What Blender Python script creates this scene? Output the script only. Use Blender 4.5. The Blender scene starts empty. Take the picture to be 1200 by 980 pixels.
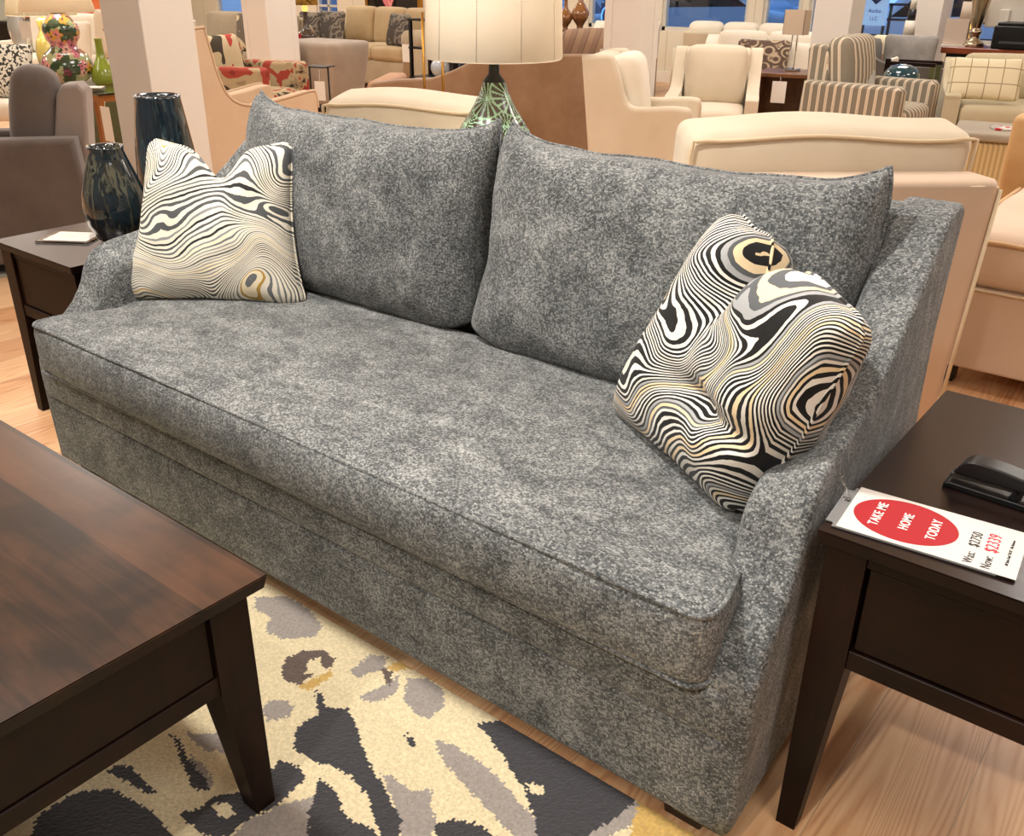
import bpy, bmesh, math, random
from mathutils import Vector, Matrix, noise
random.seed(7)
SC = bpy.context.scene
COL = SC.collection
PI = math.pi

# ------------------------------------------------------------------ materials
def lin(h):
    h = h.lstrip('#')
    o = []
    for i in (0, 2, 4):
        c = int(h[i:i+2], 16) / 255
        o.append(c / 12.92 if c <= 0.04045 else ((c + 0.055) / 1.055) ** 2.4)
    return (o[0], o[1], o[2], 1.0)

class NT:
    def __init__(s, name):
        s.m = bpy.data.materials.new(name); s.m.use_nodes = True
        s.t = s.m.node_tree; s.b = s.t.nodes['Principled BSDF']
        s.out = s.t.nodes['Material Output']
    def n(s, typ, **kw):
        nd = s.t.nodes.new(typ)
        for k, v in kw.items():
            if k.startswith('i_'):
                nd.inputs[k[2:].replace('_', ' ')].default_value = v
            else:
                setattr(nd, k, v)
        return nd
    def l(s, a, b): s.t.links.new(a, b)
    def coord(s, which='Object', scale=(1, 1, 1), rot=(0, 0, 0), loc=(0, 0, 0)):
        c = s.n('ShaderNodeTexCoord'); mp = s.n('ShaderNodeMapping')
        mp.inputs['Scale'].default_value = scale; mp.inputs['Rotation'].default_value = rot
        mp.inputs['Location'].default_value = loc
        s.l(c.outputs[which], mp.inputs[0]); return mp.outputs[0]
    def noise(s, vec, scale, detail=3, rough=.5, dist=0):
        nd = s.n('ShaderNodeTexNoise'); nd.inputs['Scale'].default_value = scale
        nd.inputs['Detail'].default_value = detail; nd.inputs['Roughness'].default_value = rough
        nd.inputs['Distortion'].default_value = dist
        s.l(vec, nd.inputs['Vector']); return nd.outputs['Fac']
    def ramp(s, fac, stops, interp='LINEAR'):
        r = s.n('ShaderNodeValToRGB'); cr = r.color_ramp; cr.interpolation = interp
        while len(cr.elements) < len(stops): cr.elements.new(.5)
        for e, (p, c) in zip(cr.elements, stops):
            e.position = p; e.color = lin(c) if isinstance(c, str) else c
        s.l(fac, r.inputs[0]); return r.outputs[0]
    def math(s, op, a, b=None, c=None):
        m = s.n('ShaderNodeMath', operation=op)
        for i, v in enumerate((a, b, c)):
            if v is None: continue
            if isinstance(v, (int, float)): m.inputs[i].default_value = v
            else: s.l(v, m.inputs[i])
        return m.outputs[0]
    def mix(s, fac, a, b, mode='MIX'):
        m = s.n('ShaderNodeMix', data_type='RGBA', blend_type=mode)
        for idx, v in ((0, fac), (6, a), (7, b)):
            if isinstance(v, (int, float)): m.inputs[idx].default_value = v
            elif isinstance(v, str): m.inputs[idx].default_value = lin(v)
            elif isinstance(v, tuple): m.inputs[idx].default_value = v
            else: s.l(v, m.inputs[idx])
        return m.outputs[2]
    def bump(s, h, strength=.3, dist=.003):
        b = s.n('ShaderNodeBump'); b.inputs['Strength'].default_value = strength
        b.inputs['Distance'].default_value = dist
        s.l(h, b.inputs['Height']); s.l(b.outputs[0], s.b.inputs['Normal'])
    def base(s, c):
        if isinstance(c, str): s.b.inputs['Base Color'].default_value = lin(c)
        else: s.l(c, s.b.inputs['Base Color'])
    def set(s, **kw):
        for k, v in kw.items():
            s.b.inputs[k.replace('_', ' ')].default_value = v

def fabric(name, c1, c2=None, scale=3.0, weave=260, rough=.9, sheen=.15, bump=.25):
    t = NT(name); v = t.coord()
    if c2 is None: c2 = c1
    big = t.noise(v, scale, 4, .6)
    t.base(t.ramp(big, [(.35, c1), (.65, c2)]))
    fine = t.noise(v, weave, 2)
    t.bump(fine, bump, .0015)
    t.set(Roughness=rough); t.b.inputs['Sheen Weight'].default_value = sheen
    t.b.inputs['Specular IOR Level'].default_value = .2
    return t.m

def plain(name, c, rough=.5, metal=0, spec=.5, coat=0, emit=None, es=0, nz=.0):
    t = NT(name); v = t.coord()
    if nz:
        t.base(t.mix(t.math('MULTIPLY', t.noise(v, 9, 4), nz), c, '#000000'))
    else:
        t.base(c)
    t.set(Roughness=rough, Metallic=metal)
    t.b.inputs['Specular IOR Level'].default_value = spec
    t.b.inputs['Coat Weight'].default_value = coat
    if emit:
        t.b.inputs['Emission Color'].default_value = lin(emit); t.b.inputs['Emission Strength'].default_value = es
    return t.m

def chenille():
    t = NT('charcoal_chenille'); v = t.coord()
    vo = t.n('ShaderNodeTexVoronoi'); vo.distance = 'CHEBYCHEV'
    vo.inputs['Scale'].default_value = 1; vo.inputs['Randomness'].default_value = .42
    # threads: cells 5.5 mm along the weft, 4 mm across, gently wandering
    wob = t.n('ShaderNodeTexNoise'); wob.inputs['Scale'].default_value = 9; wob.inputs['Detail'].default_value = 2
    t.l(v, wob.inputs['Vector'])
    ma = t.n('ShaderNodeVectorMath', operation='MULTIPLY_ADD')
    t.l(wob.outputs['Color'], ma.inputs[0]); ma.inputs[1].default_value = (.012, .012, .012); t.l(v, ma.inputs[2])
    mp = t.n('ShaderNodeMapping'); mp.inputs['Scale'].default_value = (225, 285, 300); mp.inputs['Rotation'].default_value = (.03, .02, .02)
    t.l(ma.outputs[0], mp.inputs[0]); t.l(mp.outputs[0], vo.inputs['Vector'])
    sep = t.n('ShaderNodeSeparateColor'); t.l(vo.outputs['Color'], sep.inputs[0])
    thread = t.math('ADD', t.math('MULTIPLY_ADD', sep.outputs[0], .40, .11), t.math('MULTIPLY', t.noise(v, 520, 1), .38))
    nap = t.noise(t.coord(scale=(1, 1.6, 1.3)), 6.0, 5, .6, .6)
    nap2 = t.noise(t.coord(scale=(1.0, 1.5, .7), rot=(.2, .3, .5)), 15, 4, .62, .6)
    napv = t.math('ADD', t.math('MULTIPLY', nap, .5), t.math('MULTIPLY', nap2, .5))
    shift = t.math('MULTIPLY', t.math('SUBTRACT', napv, .5), .95)
    gap = t.math('MULTIPLY', t.math('SUBTRACT', vo.outputs['Distance'], .3), .55)
    val = t.math('SUBTRACT', t.math('ADD', thread, shift), gap)
    c = t.ramp(val, [(.04, '#2a2c2d'), (.30, '#4a4d4e'), (.50, '#6e7172'), (.72, '#979997'), (1.0, '#c2c3bf')])
    t.base(c)
    h = t.math('SUBTRACT', 1.0, vo.outputs['Distance'])
    t.bump(h, .5, .002)
    t.set(Roughness=.9); t.b.inputs['Sheen Weight'].default_value = .15
    t.b.inputs['Sheen Roughness'].default_value = .5
    t.b.inputs['Specular IOR Level'].default_value = .2
    return t.m

def marble(name, pale, seed, gold=True):
    """marbled stripe weave: contour bands of a warped field"""
    t = NT(name)
    v = t.coord(scale=(1.0, .30, 1.0), loc=seed)
    w = t.n('ShaderNodeTexNoise'); w.inputs['Scale'].default_value = 3.4; w.inputs['Detail'].default_value = 1.2
    t.l(v, w.inputs['Vector'])
    add = t.n('ShaderNodeVectorMath', operation='MULTIPLY_ADD')
    t.l(w.outputs['Color'], add.inputs[0]); add.inputs[1].default_value = (.42, .1, .30); t.l(v, add.inputs[2])
    f = t.noise(add.outputs[0], 3.0, .6, .3, .6)
    dt = t.n('ShaderNodeVectorMath', operation='DOT_PRODUCT'); t.l(add.outputs[0], dt.inputs[0])
    dt.inputs[1].default_value = (.25, 0, .95) if pale else (.85, 0, -.45)
    f = t.math('ADD', t.math('MULTIPLY', f, .80 if pale else .62), t.math('MULTIPLY', dt.outputs['Value'], .72 if pale else .85))
    f2 = t.math('MULTIPLY', f, 106.0 if pale else 80.0)
    wob = t.math('ADD', f2, t.math('MULTIPLY', t.noise(v, 30, 2), .5))
    idx = t.math('FLOOR', wob)
    wn = t.n('ShaderNodeTexWhiteNoise', noise_dimensions='1D'); t.l(idx, wn.inputs['W'])
    fr = t.math('FRACT', wob)
    if pale:
        light = t.ramp(wn.outputs['Value'], [(0, '#f1ead8'), (.55, '#e9e2d0'), (.86, '#f6e8c8'), (.96, '#c8a55a')], 'CONSTANT')
        dark = t.ramp(wn.outputs['Value'], [(0, '#55585a'), (.35, '#2c2e30'), (.6, '#6f7275'), (.82, '#8f9192'), (.95, '#b99446')], 'CONSTANT')
        wid = t.math('ADD', .46, t.math('MULTIPLY', wn.outputs['Value'], .22))
    else:
        light = t.ramp(wn.outputs['Value'], [(0, '#ece9e1'), (.45, '#ddd8cd'), (.74, '#e8d2ab'), (.90, '#a2a4a5'), (.98, '#bd9750')], 'CONSTANT')
        dark = t.ramp(wn.outputs['Value'], [(0, '#0e0e0e'), (.6, '#161617'), (.84, '#55585b'), (.985, '#a88748')], 'CONSTANT')
        wid = t.math('ADD', .36, t.math('MULTIPLY', wn.outputs['Value'], .24))
    s = t.math('GREATER_THAN', fr, wid)
    t.base(t.mix(s, light, dark))
    t.bump(t.math('ADD', t.math('MULTIPLY', s, .6), t.math('MULTIPLY', t.noise(v, 500, 1), .4)), .3, .0015)
    t.set(Roughness=.75); t.b.inputs['Sheen Weight'].default_value = .1
    t.b.inputs['Specular IOR Level'].default_value = .25
    return t.m

def espresso(name, axis, light='#6b4329', dark='#22130c', rough=.3, blocks=False, coat=.25):
    t = NT(name)
    sc = {'x': (1.2, 14, 14), 'y': (14, 1.2, 14), 'z': (14, 14, 1.2)}[axis]
    v = t.coord(scale=sc)
    v0 = t.coord()
    g = t.noise(v, 2.4, 6, .65, 1.2)
    cloud = t.noise(v0, 5.5, 3, .5, .8)
    x = t.math('ADD', t.math('MULTIPLY', g, .45), t.math('MULTIPLY', cloud, .55))
    if blocks:
        br = t.n('ShaderNodeTexBrick'); br.inputs['Scale'].default_value = 1
        br.inputs['Brick Width'].default_value = .42; br.inputs['Row Height'].default_value = .105
        br.inputs['Mortar Size'].default_value = .0; br.offset = .37
        br.inputs['Color1'].default_value = (0, 0, 0, 1); br.inputs['Color2'].default_value = (1, 1, 1, 1)
        t.l(v0, br.inputs['Vector'])
        x = t.math('ADD', x, t.math('MULTIPLY', t.math('SUBTRACT', br.outputs['Color'], .5), .3))
    t.base(t.ramp(x, [(.34, dark), (.5, tuple((p + q) / 2 for p, q in zip(lin(dark), lin(light)))), (.68, light)]))
    t.set(Roughness=rough); t.b.inputs['Coat Weight'].default_value = coat; t.b.inputs['Coat Roughness'].default_value = .18
    t.b.inputs['Specular IOR Level'].default_value = .42 if coat > .1 else .14
    t.bump(g, .05, .001)
    return t.m

def pine_floor():
    t = NT('pine_plank_floor')
    v = t.coord(rot=(0, 0, PI / 2))                   # planks run along world Y
    v = t.coord(rot=(0, 0, PI / 2), loc=(.01, .1, 0))
    br = t.n('ShaderNodeTexBrick'); br.inputs['Scale'].default_value = 1
    br.inputs['Brick Width'].default_value = 1.9; br.inputs['Row Height'].default_value = .2
    br.inputs['Mortar Size'].default_value = .0012; br.inputs['Mortar Smooth'].default_value = .3
    br.offset = .41; br.inputs['Bias'].default_value = 0
    br.inputs['Color1'].default_value = (0, 0, 0, 1); br.inputs['Color2'].default_value = (1, 1, 1, 1)
    t.l(v, br.inputs['Vector'])
    sep = t.n('ShaderNodeSeparateXYZ'); t.l(v, sep.inputs[0])
    # per plank offset
    comb = t.n('ShaderNodeCombineXYZ')
    t.l(t.math('MULTIPLY', sep.outputs[0], .42), comb.inputs[0])
    t.l(t.math('MULTIPLY', sep.outputs[1], 5.5), comb.inputs[1])
    t.l(t.math('MULTIPLY', br.outputs['Color'], 37.0), comb.inputs[2])
    field = t.noise(comb.outputs[0], 1.0, 1.5, .45, .25)
    rings = t.math('SINE', t.math('MULTIPLY', field, 300.0))
    rings = t.math('POWER', t.math('MULTIPLY_ADD', rings, .5, .5), 1.6)
    fine = t.n('ShaderNodeTexNoise'); fine.inputs['Scale'].default_value = 1
    m2 = t.coord(scale=(130, 5, 1)); t.l(m2, fine.inputs['Vector'])
    mott = t.noise(comb.outputs[0], .8, 2)
    a = t.math('ADD', t.math('MULTIPLY', rings, .20), t.math('MULTIPLY', fine.outputs['Fac'], .30))
    a = t.math('ADD', a, t.math('MULTIPLY', mott, .3))
    a = t.math('ADD', a, t.math('MULTIPLY', br.outputs['Color'], .34))
    c = t.ramp(a, [(.22, '#eecba2'), (.48, '#e4b98c'), (.70, '#d5a175'), (.92, '#b27a52')])
    c = t.mix(t.math('MULTIPLY', br.outputs['Fac'], .55), c, '#6f4526')
    t.base(c)
    t.set(Roughness=.36); t.b.inputs['Specular IOR Level'].default_value = .4
    t.bump(t.math('MULTIPLY', br.outputs['Fac'], -1.0), .3, .001)
    return t.m

def stripes(name, cols, period, direction=(1, 1, 0), rough=.85):
    t = NT(name); v = t.coord()
    d = t.n('ShaderNodeVectorMath', operation='DOT_PRODUCT'); t.l(v, d.inputs[0]); d.inputs[1].default_value = direction
    f = t.math('FRACT', t.math('DIVIDE', d.outputs['Value'], period))
    t.base(t.ramp(f, cols, 'CONSTANT')); t.set(Roughness=rough)
    t.b.inputs['Specular IOR Level'].default_value = .2
    return t.m

def vcol(name, rough=.5, coat=0, bumpscale=0, bs=.3, sheen=0, var=0):
    t = NT(name); a = t.n('ShaderNodeVertexColor'); a.layer_name = 'pattern'
    c = a.outputs['Color']; v = t.coord()
    if var: c = t.mix(t.math('MULTIPLY', t.noise(v, 180, 2), var), c, '#000000')
    t.base(c); t.set(Roughness=rough)
    t.b.inputs['Coat Weight'].default_value = coat; t.b.inputs['Coat Roughness'].default_value = .05
    t.b.inputs['Sheen Weight'].default_value = sheen
    if bumpscale: t.bump(t.noise(v, bumpscale, 2), bs, .003)
    return t.m

def spots(name, cols, scale, stretch=(1, 1, 1), rough=.85, dist=1.0, pos=None):
    t = NT(name); v = t.coord(scale=stretch)
    f = t.noise(v, scale, 2, .5, dist)
    n = len(cols)
    t.base(t.ramp(f, cols, 'CONSTANT')); t.set(Roughness=rough)
    t.b.inputs['Specular IOR Level'].default_value = .2
    return t.m

def grid_plaid(name, basec, line, period):
    t = NT(name); v = t.coord(); sep = t.n('ShaderNodeSeparateXYZ'); t.l(v, sep.inputs[0])
    ms = []
    for k in (0, 2):
        f = t.math('FRACT', t.math('DIVIDE', sep.outputs[k], period))
        ms.append(t.math('LESS_THAN', f, .06))
    t.base(t.mix(t.math('MAXIMUM', ms[0], ms[1]), basec, line)); t.set(Roughness=.9)
    return t.m

def scales_mat():
    t = NT('scallop_brocade'); v = t.coord(scale=(1, .2, 1.25))
    vo = t.n('ShaderNodeTexVoronoi'); vo.inputs['Scale'].default_value = 9.5
    t.l(v, vo.inputs['Vector'])
    r = t.math('SINE', t.math('MULTIPLY', vo.outputs['Distance'], 16))
    x = t.math('ADD', t.math('MULTIPLY', r, .3), t.noise(v, 5, 3))
    t.base(t.ramp(x, [(.3, '#5e4a3c'), (.5, '#8d7a66'), (.7, '#c5b195'), (.9, '#73604f')], 'CONSTANT'))
    t.set(Roughness=.7); return t.m

def streak_glass(name, a, b, c):
    t = NT(name); v = t.coord(scale=(1, 1, .07))
    f = t.noise(v, 42, 3, .6, .7)
    t.base(t.ramp(f, [(.30, a), (.46, b), (.53, a), (.62, c), (.70, a)]))
    t.set(Roughness=.04); t.b.inputs['Coat Weight'].default_value = 1.0; t.b.inputs['Coat Roughness'].default_value = .02
    t.b.inputs['Transmission Weight'].default_value = .08
    t.bump(f, .25, .005)
    return t.m

def clear_glass(name, tint='#ffffff', rough=.02):
    t = NT(name); t.base(tint); t.set(Roughness=rough); t.b.inputs['Transmission Weight'].default_value = 1.0
    t.b.inputs['IOR'].default_value = 1.45; t.t.nodes.remove(t.n('ShaderNodeRGB')); return t.m

def shade_mat(name, c, tr=.35):
    t = NT(name); t.base(c); t.set(Roughness=.9)
    v = t.coord(); t.bump(t.noise(v, 400, 1), .15, .001)
    t.b.inputs['Specular IOR Level'].default_value = .1
    tl = t.n('ShaderNodeBsdfTranslucent'); tl.inputs[0].default_value = lin(c)
    mx = t.n('ShaderNodeMixShader'); mx.inputs[0].default_value = tr
    t.l(t.b.outputs[0], mx.inputs[1]); t.l(tl.outputs[0], mx.inputs[2]); t.l(mx.outputs[0], t.out.inputs[0])
    return t.m

# ------------------------------------------------------------------ mesh helpers
def to_mesh(name, bm, mat, smooth=True):
    me = bpy.data.meshes.new(name); bm.normal_update(); bm.to_mesh(me); bm.free()
    if mat:
        for m in (mat if isinstance(mat, list) else [mat]): me.materials.append(m)
    if smooth:
        for p in me.polygons: p.use_smooth = True
    return me

def obj(name, bm, mat, parent=None, smooth=True, wn=False, loc=None, rot=None):
    me = bm if isinstance(bm, bpy.types.Mesh) else to_mesh(name, bm, mat, smooth)
    o = bpy.data.objects.new(name, me); COL.objects.link(o)
    if parent: o.parent = parent
    if loc is not None: o.location = loc
    if rot is not None: o.rotation_euler = rot
    if wn:
        md = o.modifiers.new('normals', 'WEIGHTED_NORMAL'); md.keep_sharp = True
    return o

def tag(o, label, cat, group=None, kind=None):
    o['label'] = label; o['category'] = cat
    if group: o['group'] = group
    if kind: o['kind'] = kind
    return o

def thing(name, label, cat, loc=(0, 0, 0), rot=0, group=None):
    o = bpy.data.objects.new(name, None); COL.objects.link(o)
    o.empty_display_size = .1; o.location = loc; o.rotation_euler = (0, 0, rot)
    return tag(o, label, cat, group)

def struct(name, bm, mat, smooth=False, loc=None):
    o = obj(name, bm, mat, smooth=smooth, loc=loc); o['kind'] = 'structure'; return o

def kids(o): return list(o.children)
def dup(root, loc, rot, label, group=None):
    r = root.copy(); COL.objects.link(r); r.location = loc; r.rotation_euler = (0, 0, rot); r['label'] = label
    if group: r['group'] = group
    for ch in kids(root):
        c = ch.copy(); COL.objects.link(c); c.parent = r
        for g in kids(ch):
            d = g.copy(); COL.objects.link(d); d.parent = c
    return r

def merge(*bms):
    out = bmesh.new()
    for b in bms:
        me = bpy.data.meshes.new('tmp'); b.to_mesh(me); b.free(); out.from_mesh(me); bpy.data.meshes.remove(me)
    return out

def xf(bm, loc=(0, 0, 0), rot=(0, 0, 0), scale=(1, 1, 1)):
    from mathutils import Euler
    M = Matrix.Translation(loc) @ Euler(rot).to_matrix().to_4x4() @ Matrix.Diagonal((*scale, 1))
    bmesh.ops.transform(bm, matrix=M, verts=bm.verts); return bm

def box(x0, x1, y0, y1, z0, z1, bev=0, seg=2):
    bm = bmesh.new(); bmesh.ops.create_cube(bm, size=1)
    for v in bm.verts:
        v.co = Vector(((x0 + x1) / 2 + v.co.x * (x1 - x0), (y0 + y1) / 2 + v.co.y * (y1 - y0), (z0 + z1) / 2 + v.co.z * (z1 - z0)))
    if bev:
        bmesh.ops.bevel(bm, geom=bm.edges[:], offset=bev, segments=seg, profile=.5, affect='EDGES')
    return bm

def frustum(x, y, z0, z1, b, t, bev=.002, ox=0, oy=0):
    """square post, bottom half-size b, top half-size t, bottom shifted by ox, oy"""
    bm = bmesh.new(); bmesh.ops.create_cube(bm, size=2)
    for v in bm.verts:
        top = v.co.z > 0; s = t if top else b
        v.co = Vector((x + v.co.x * s + (0 if top else ox), y + v.co.y * s + (0 if top else oy), z1 if top else z0))
    if bev: bmesh.ops.bevel(bm, geom=bm.edges[:], offset=bev, segments=1, affect='EDGES')
    return bm

def taper_leg(x, y, z0, z1, z2, b, t, ox, oy):
    bm = bmesh.new(); R_ = []
    for z, h, dx, dy in ((z0, b, ox, oy), (z1, t, 0, 0), (z2, t, 0, 0)):
        R_.append([bm.verts.new((x + dx + sx * h, y + dy + sy * h, z)) for sx, sy in ((-1, -1), (1, -1), (1, 1), (-1, 1))])
    for a, c in zip(R_, R_[1:]):
        for k in range(4): bm.faces.new((a[k], a[(k + 1) % 4], c[(k + 1) % 4], c[k]))
    bm.faces.new(R_[0][::-1]); bm.faces.new(R_[2])
    return bm

def prism(pts, x0, x1, bev=.03, seg=4, axis='x'):
    """extrude the (a, z) outline between x0 and x1 (numbers or functions of (a, z))"""
    bm = bmesh.new()
    f0 = x0 if callable(x0) else (lambda a, z: x0)
    f1 = x1 if callable(x1) else (lambda a, z: x1)
    def mk(x, a, z): return Vector((x, a, z)) if axis == 'x' else Vector((a, x, z))
    A = [bm.verts.new(mk(f0(a, z), a, z)) for a, z in pts]
    B = [bm.verts.new(mk(f1(a, z), a, z)) for a, z in pts]
    n = len(pts)
    fa = bm.faces.new(A); fb = bm.faces.new(B[::-1])
    for i in range(n):
        j = (i + 1) % n
        bm.faces.new((A[j], A[i], B[i], B[j]))
    bmesh.ops.recalc_face_normals(bm, faces=bm.faces[:])
    if bev:
        es = list(set(list(fa.edges) + list(fb.edges)))
        bmesh.ops.bevel(bm, geom=es, offset=bev, segments=seg, profile=.5, affect='EDGES', clamp_overlap=True)
    return bm

def catmull(pts, n=6, closed=False):
    out = []; N = len(pts)
    rng = range(N if closed else N - 1)
    for i in rng:
        p0 = pts[(i - 1) % N] if (closed or i > 0) else pts[0]
        p1 = pts[i]; p2 = pts[(i + 1) % N]
        p3 = pts[(i + 2) % N] if (closed or i + 2 < N) else pts[-1]
        for k in range(n):
            t = k / n
            out.append(tuple(.5 * ((2 * b) + (-a + c) * t + (2 * a - 5 * b + 4 * c - d) * t * t + (-a + 3 * b - 3 * c + d) * t ** 3)
                             for a, b, c, d in zip(p0, p1, p2, p3)))
    if not closed: out.append(tuple(pts[-1]))
    return out

def tube(pts, r, seg=8, closed=False, cap=True):
    bm = bmesh.new(); P = [Vector(p) for p in pts]; n = len(P); rings = []
    up = Vector((0, 0, 1))
    prev = None
    for i in range(n):
        if closed: t = P[(i + 1) % n] - P[(i - 1) % n]
        else: t = P[min(i + 1, n - 1)] - P[max(i - 1, 0)]
        t.normalize()
        if prev is None:
            a = up if abs(t.dot(up)) < .9 else Vector((1, 0, 0))
            u = t.cross(a).normalized()
        else:
            u = (prev - t * prev.dot(t)).normalized()
        prev = u; w = t.cross(u)
        rr = r(i / (n - 1)) if callable(r) else r
        rings.append([bm.verts.new(P[i] + (u * math.cos(2 * PI * k / seg) + w * math.sin(2 * PI * k / seg)) * rr) for k in range(seg)])
    for i in range(n if closed else n - 1):
        a = rings[i]; b = rings[(i + 1) % n]
        for k in range(seg):
            bm.faces.new((a[k], a[(k + 1) % seg], b[(k + 1) % seg], b[k]))
    if not closed and cap:
        bm.faces.new(rings[0][::-1]); bm.faces.new(rings[-1])
    bmesh.ops.recalc_face_normals(bm, faces=bm.faces[:])
    return bm

def lathe(prof, seg=40, cap=True, x=0, y=0):
    bm = bmesh.new(); rings = []
    for r, z in prof:
        if r < 1e-5: rings.append([bm.verts.new((x, y, z))])
        else: rings.append([bm.verts.new((x + r * math.cos(2 * PI * k / seg), y + r * math.sin(2 * PI * k / seg), z)) for k in range(seg)])
    for a, b in zip(rings, rings[1:]):
        if len(a) == 1 and len(b) == 1: continue
        for k in range(seg):
            j = (k + 1) % seg
            if len(a) == 1: bm.faces.new((a[0], b[j], b[k]))
            elif len(b) == 1: bm.faces.new((a[k], a[j], b[0]))
            else: bm.faces.new((a[k], a[j], b[j], b[k]))
    if cap:
        if len(rings[0]) > 1: bm.faces.new(rings[0][::-1])
        if len(rings[-1]) > 1: bm.faces.new(rings[-1])
    return bm

def puff(w, d, h, r=.04, crown=.02, front=0.0, nx=16, ny=12, nz=4, kr=4, warp=None, side=0.0):
    """upholstered block centred on x, y with its bottom at z=0: rounded edges, crowned top"""
    L = (w / 2, d / 2, h / 2); r = min(r, min(L) * .98)
    def axis(Lh, n):
        cs = [-Lh + r * (1 - math.cos(PI / 2 * k / kr)) for k in range(kr)]
        cs += [-(Lh - r) + 2 * (Lh - r) * k / n for k in range(n + 1)]
        cs += [Lh - r * (1 - math.cos(PI / 2 * k / kr)) for k in range(kr - 1, -1, -1)]
        return cs
    ax = [axis(L[0], nx), axis(L[1], ny), axis(L[2], nz)]
    bm = bmesh.new(); vd = {}
    def vert(p):
        k = tuple(round(c, 5) for c in p)
        if k in vd: return vd[k]
        q = [max(-(Lh - r), min(Lh - r, c)) for c, Lh in zip(p, L)]
        dv = Vector([a - b for a, b in zip(p, q)]); m = max(abs(c) for c in dv)
        if dv.length > 1e-9: dv = dv * (m / dv.length)
        c = Vector(q) + dv
        u, v, s = c.x / L[0], c.y / L[1], c.z / L[2]
        fx = (1 - u * u) ; fy = (1 - v * v); fz = (1 - s * s)
        c.z += crown * fx ** .6 * fy ** .6 * s if fx > 0 and fy > 0 else 0
        if front: c.y += front * max(fx, 0) ** .7 * max(fz, 0) ** .7 * v
        if side: c.x += side * max(fy, 0) ** .7 * max(fz, 0) ** .7 * u
        c.z += L[2]
        if warp: c = warp(c, u, v, s)
        vd[k] = bm.verts.new(c); return vd[k]
    for a, b, cc in ((0, 1, 2), (1, 2, 0), (2, 0, 1)):
        for sgn in (-1, 1):
            A, B = ax[a], ax[b]
            for i in range(len(A) - 1):
                for j in range(len(B) - 1):
                    q = []
                    for ii, jj in ((i, j), (i + 1, j), (i + 1, j + 1), (i, j + 1)):
                        p = [0, 0, 0]; p[a] = A[ii]; p[b] = B[jj]; p[cc] = sgn * L[cc]; q.append(vert(p))
                    if sgn < 0: q = q[::-1]
                    try: bm.faces.new(q)
                    except ValueError: pass
    return bm

def pillow(w, h, t, n=36, pinch=.07, notch=0.0, nw=.3, wrinkle=.006, seed=0, power=.42, ear=0.0, twist=None, flat_back=1.0, rnd=.03, rpow=13):
    """pillow standing in the x-z plane, bottom edge at z=0, front towards -y; returns (bm, rim points)"""
    bm = bmesh.new(); rim = []
    us = [math.sin(PI / 2 * (-1 + 2 * i / n)) * .55 + (-1 + 2 * i / n) * .45 for i in range(n + 1)]
    def co(u, v, sgn):
        x = w / 2 * u * (1 - pinch * (1 - v * v)); z = h / 2 * v * (1 - pinch * (1 - u * u))
        th = t / 2 * max(0, (1 - u ** 4) * (1 - v ** 4)) ** power * (1 - .25 * (u * u + v * v) * .5)
        if sgn > 0: th *= flat_back
        y = sgn * th
        if notch:
            g = math.exp(-(u / nw) ** 2); k = ((v + 1) / 2) ** 2.2
            z -= notch * g * k
            y *= 1 - .5 * g * k
        if ear:
            c = (u * u * v * v) ** 3.4
            if v > 0: z += ear * c; x += ear * .4 * c * (1 if u > 0 else -1)
        c2 = (abs(u) * abs(v)) ** rpow
        x -= rnd * c2 * (1 if u > 0 else -1); z -= rnd * c2 * (1 if v > 0 else -1)
        p = Vector((x, y, z + h / 2))
        nz = noise.noise(Vector((x * 7 + seed, sgn * 1.7, z * 7))) + .5 * noise.noise(Vector((x * 17 + seed, 3 + sgn, z * 17)))
        p.y += sgn * wrinkle * nz * min(1, th / (t * .2))
        p.z += wrinkle * .8 * noise.noise(Vector((x * 9, seed, z * 9)))
        if twist: p = twist(p, u, v)
        return p
    F = {}; B = {}
    for i, u in enumerate(us):
        for j, v in enumerate(us):
            edge = i in (0, n) or j in (0, n)
            F[i, j] = bm.verts.new(co(u, v, -1))
            B[i, j] = F[i, j] if edge else bm.verts.new(co(u, v, 1))
    for i in range(n):
        for j in range(n):
            bm.faces.new((F[i, j], F[i + 1, j], F[i + 1, j + 1], F[i, j + 1]))
            bm.faces.new((B[i, j], B[i, j + 1], B[i + 1, j + 1], B[i + 1, j]))
    seq = [(i, 0) for i in range(n)] + [(n, j) for j in range(n)] + [(i, n) for i in range(n, 0, -1)] + [(0, j) for j in range(n, 0, -1)]
    rim = [tuple(F[k].co) for k in seq]
    return bm, rim

def face(fx, fy):
    """rotation that turns local -Y towards (fx, fy)"""
    return math.atan2(fx, -fy)

def text(name, body, size, mat, parent, loc, rot, extrude=.0004, sx=1.0, align='CENTER', bold=0.0):
    cu = bpy.data.curves.new(name, 'FONT'); cu.body = body; cu.size = size; cu.extrude = extrude
    cu.space_character = 1.12; cu.align_x = align; cu.align_y = 'CENTER'; cu.offset = bold
    o = bpy.data.objects.new(name, cu); COL.objects.link(o)
    dg = bpy.context.evaluated_depsgraph_get()
    me = bpy.data.meshes.new_from_object(o.evaluated_get(dg)); bpy.data.objects.remove(o)
    me.materials.clear(); me.materials.append(mat)
    o = bpy.data.objects.new(name, me); COL.objects.link(o)
    o.parent = parent; o.location = loc; o.rotation_euler = rot; o.scale = (sx, 1, 1)
    return o

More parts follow.
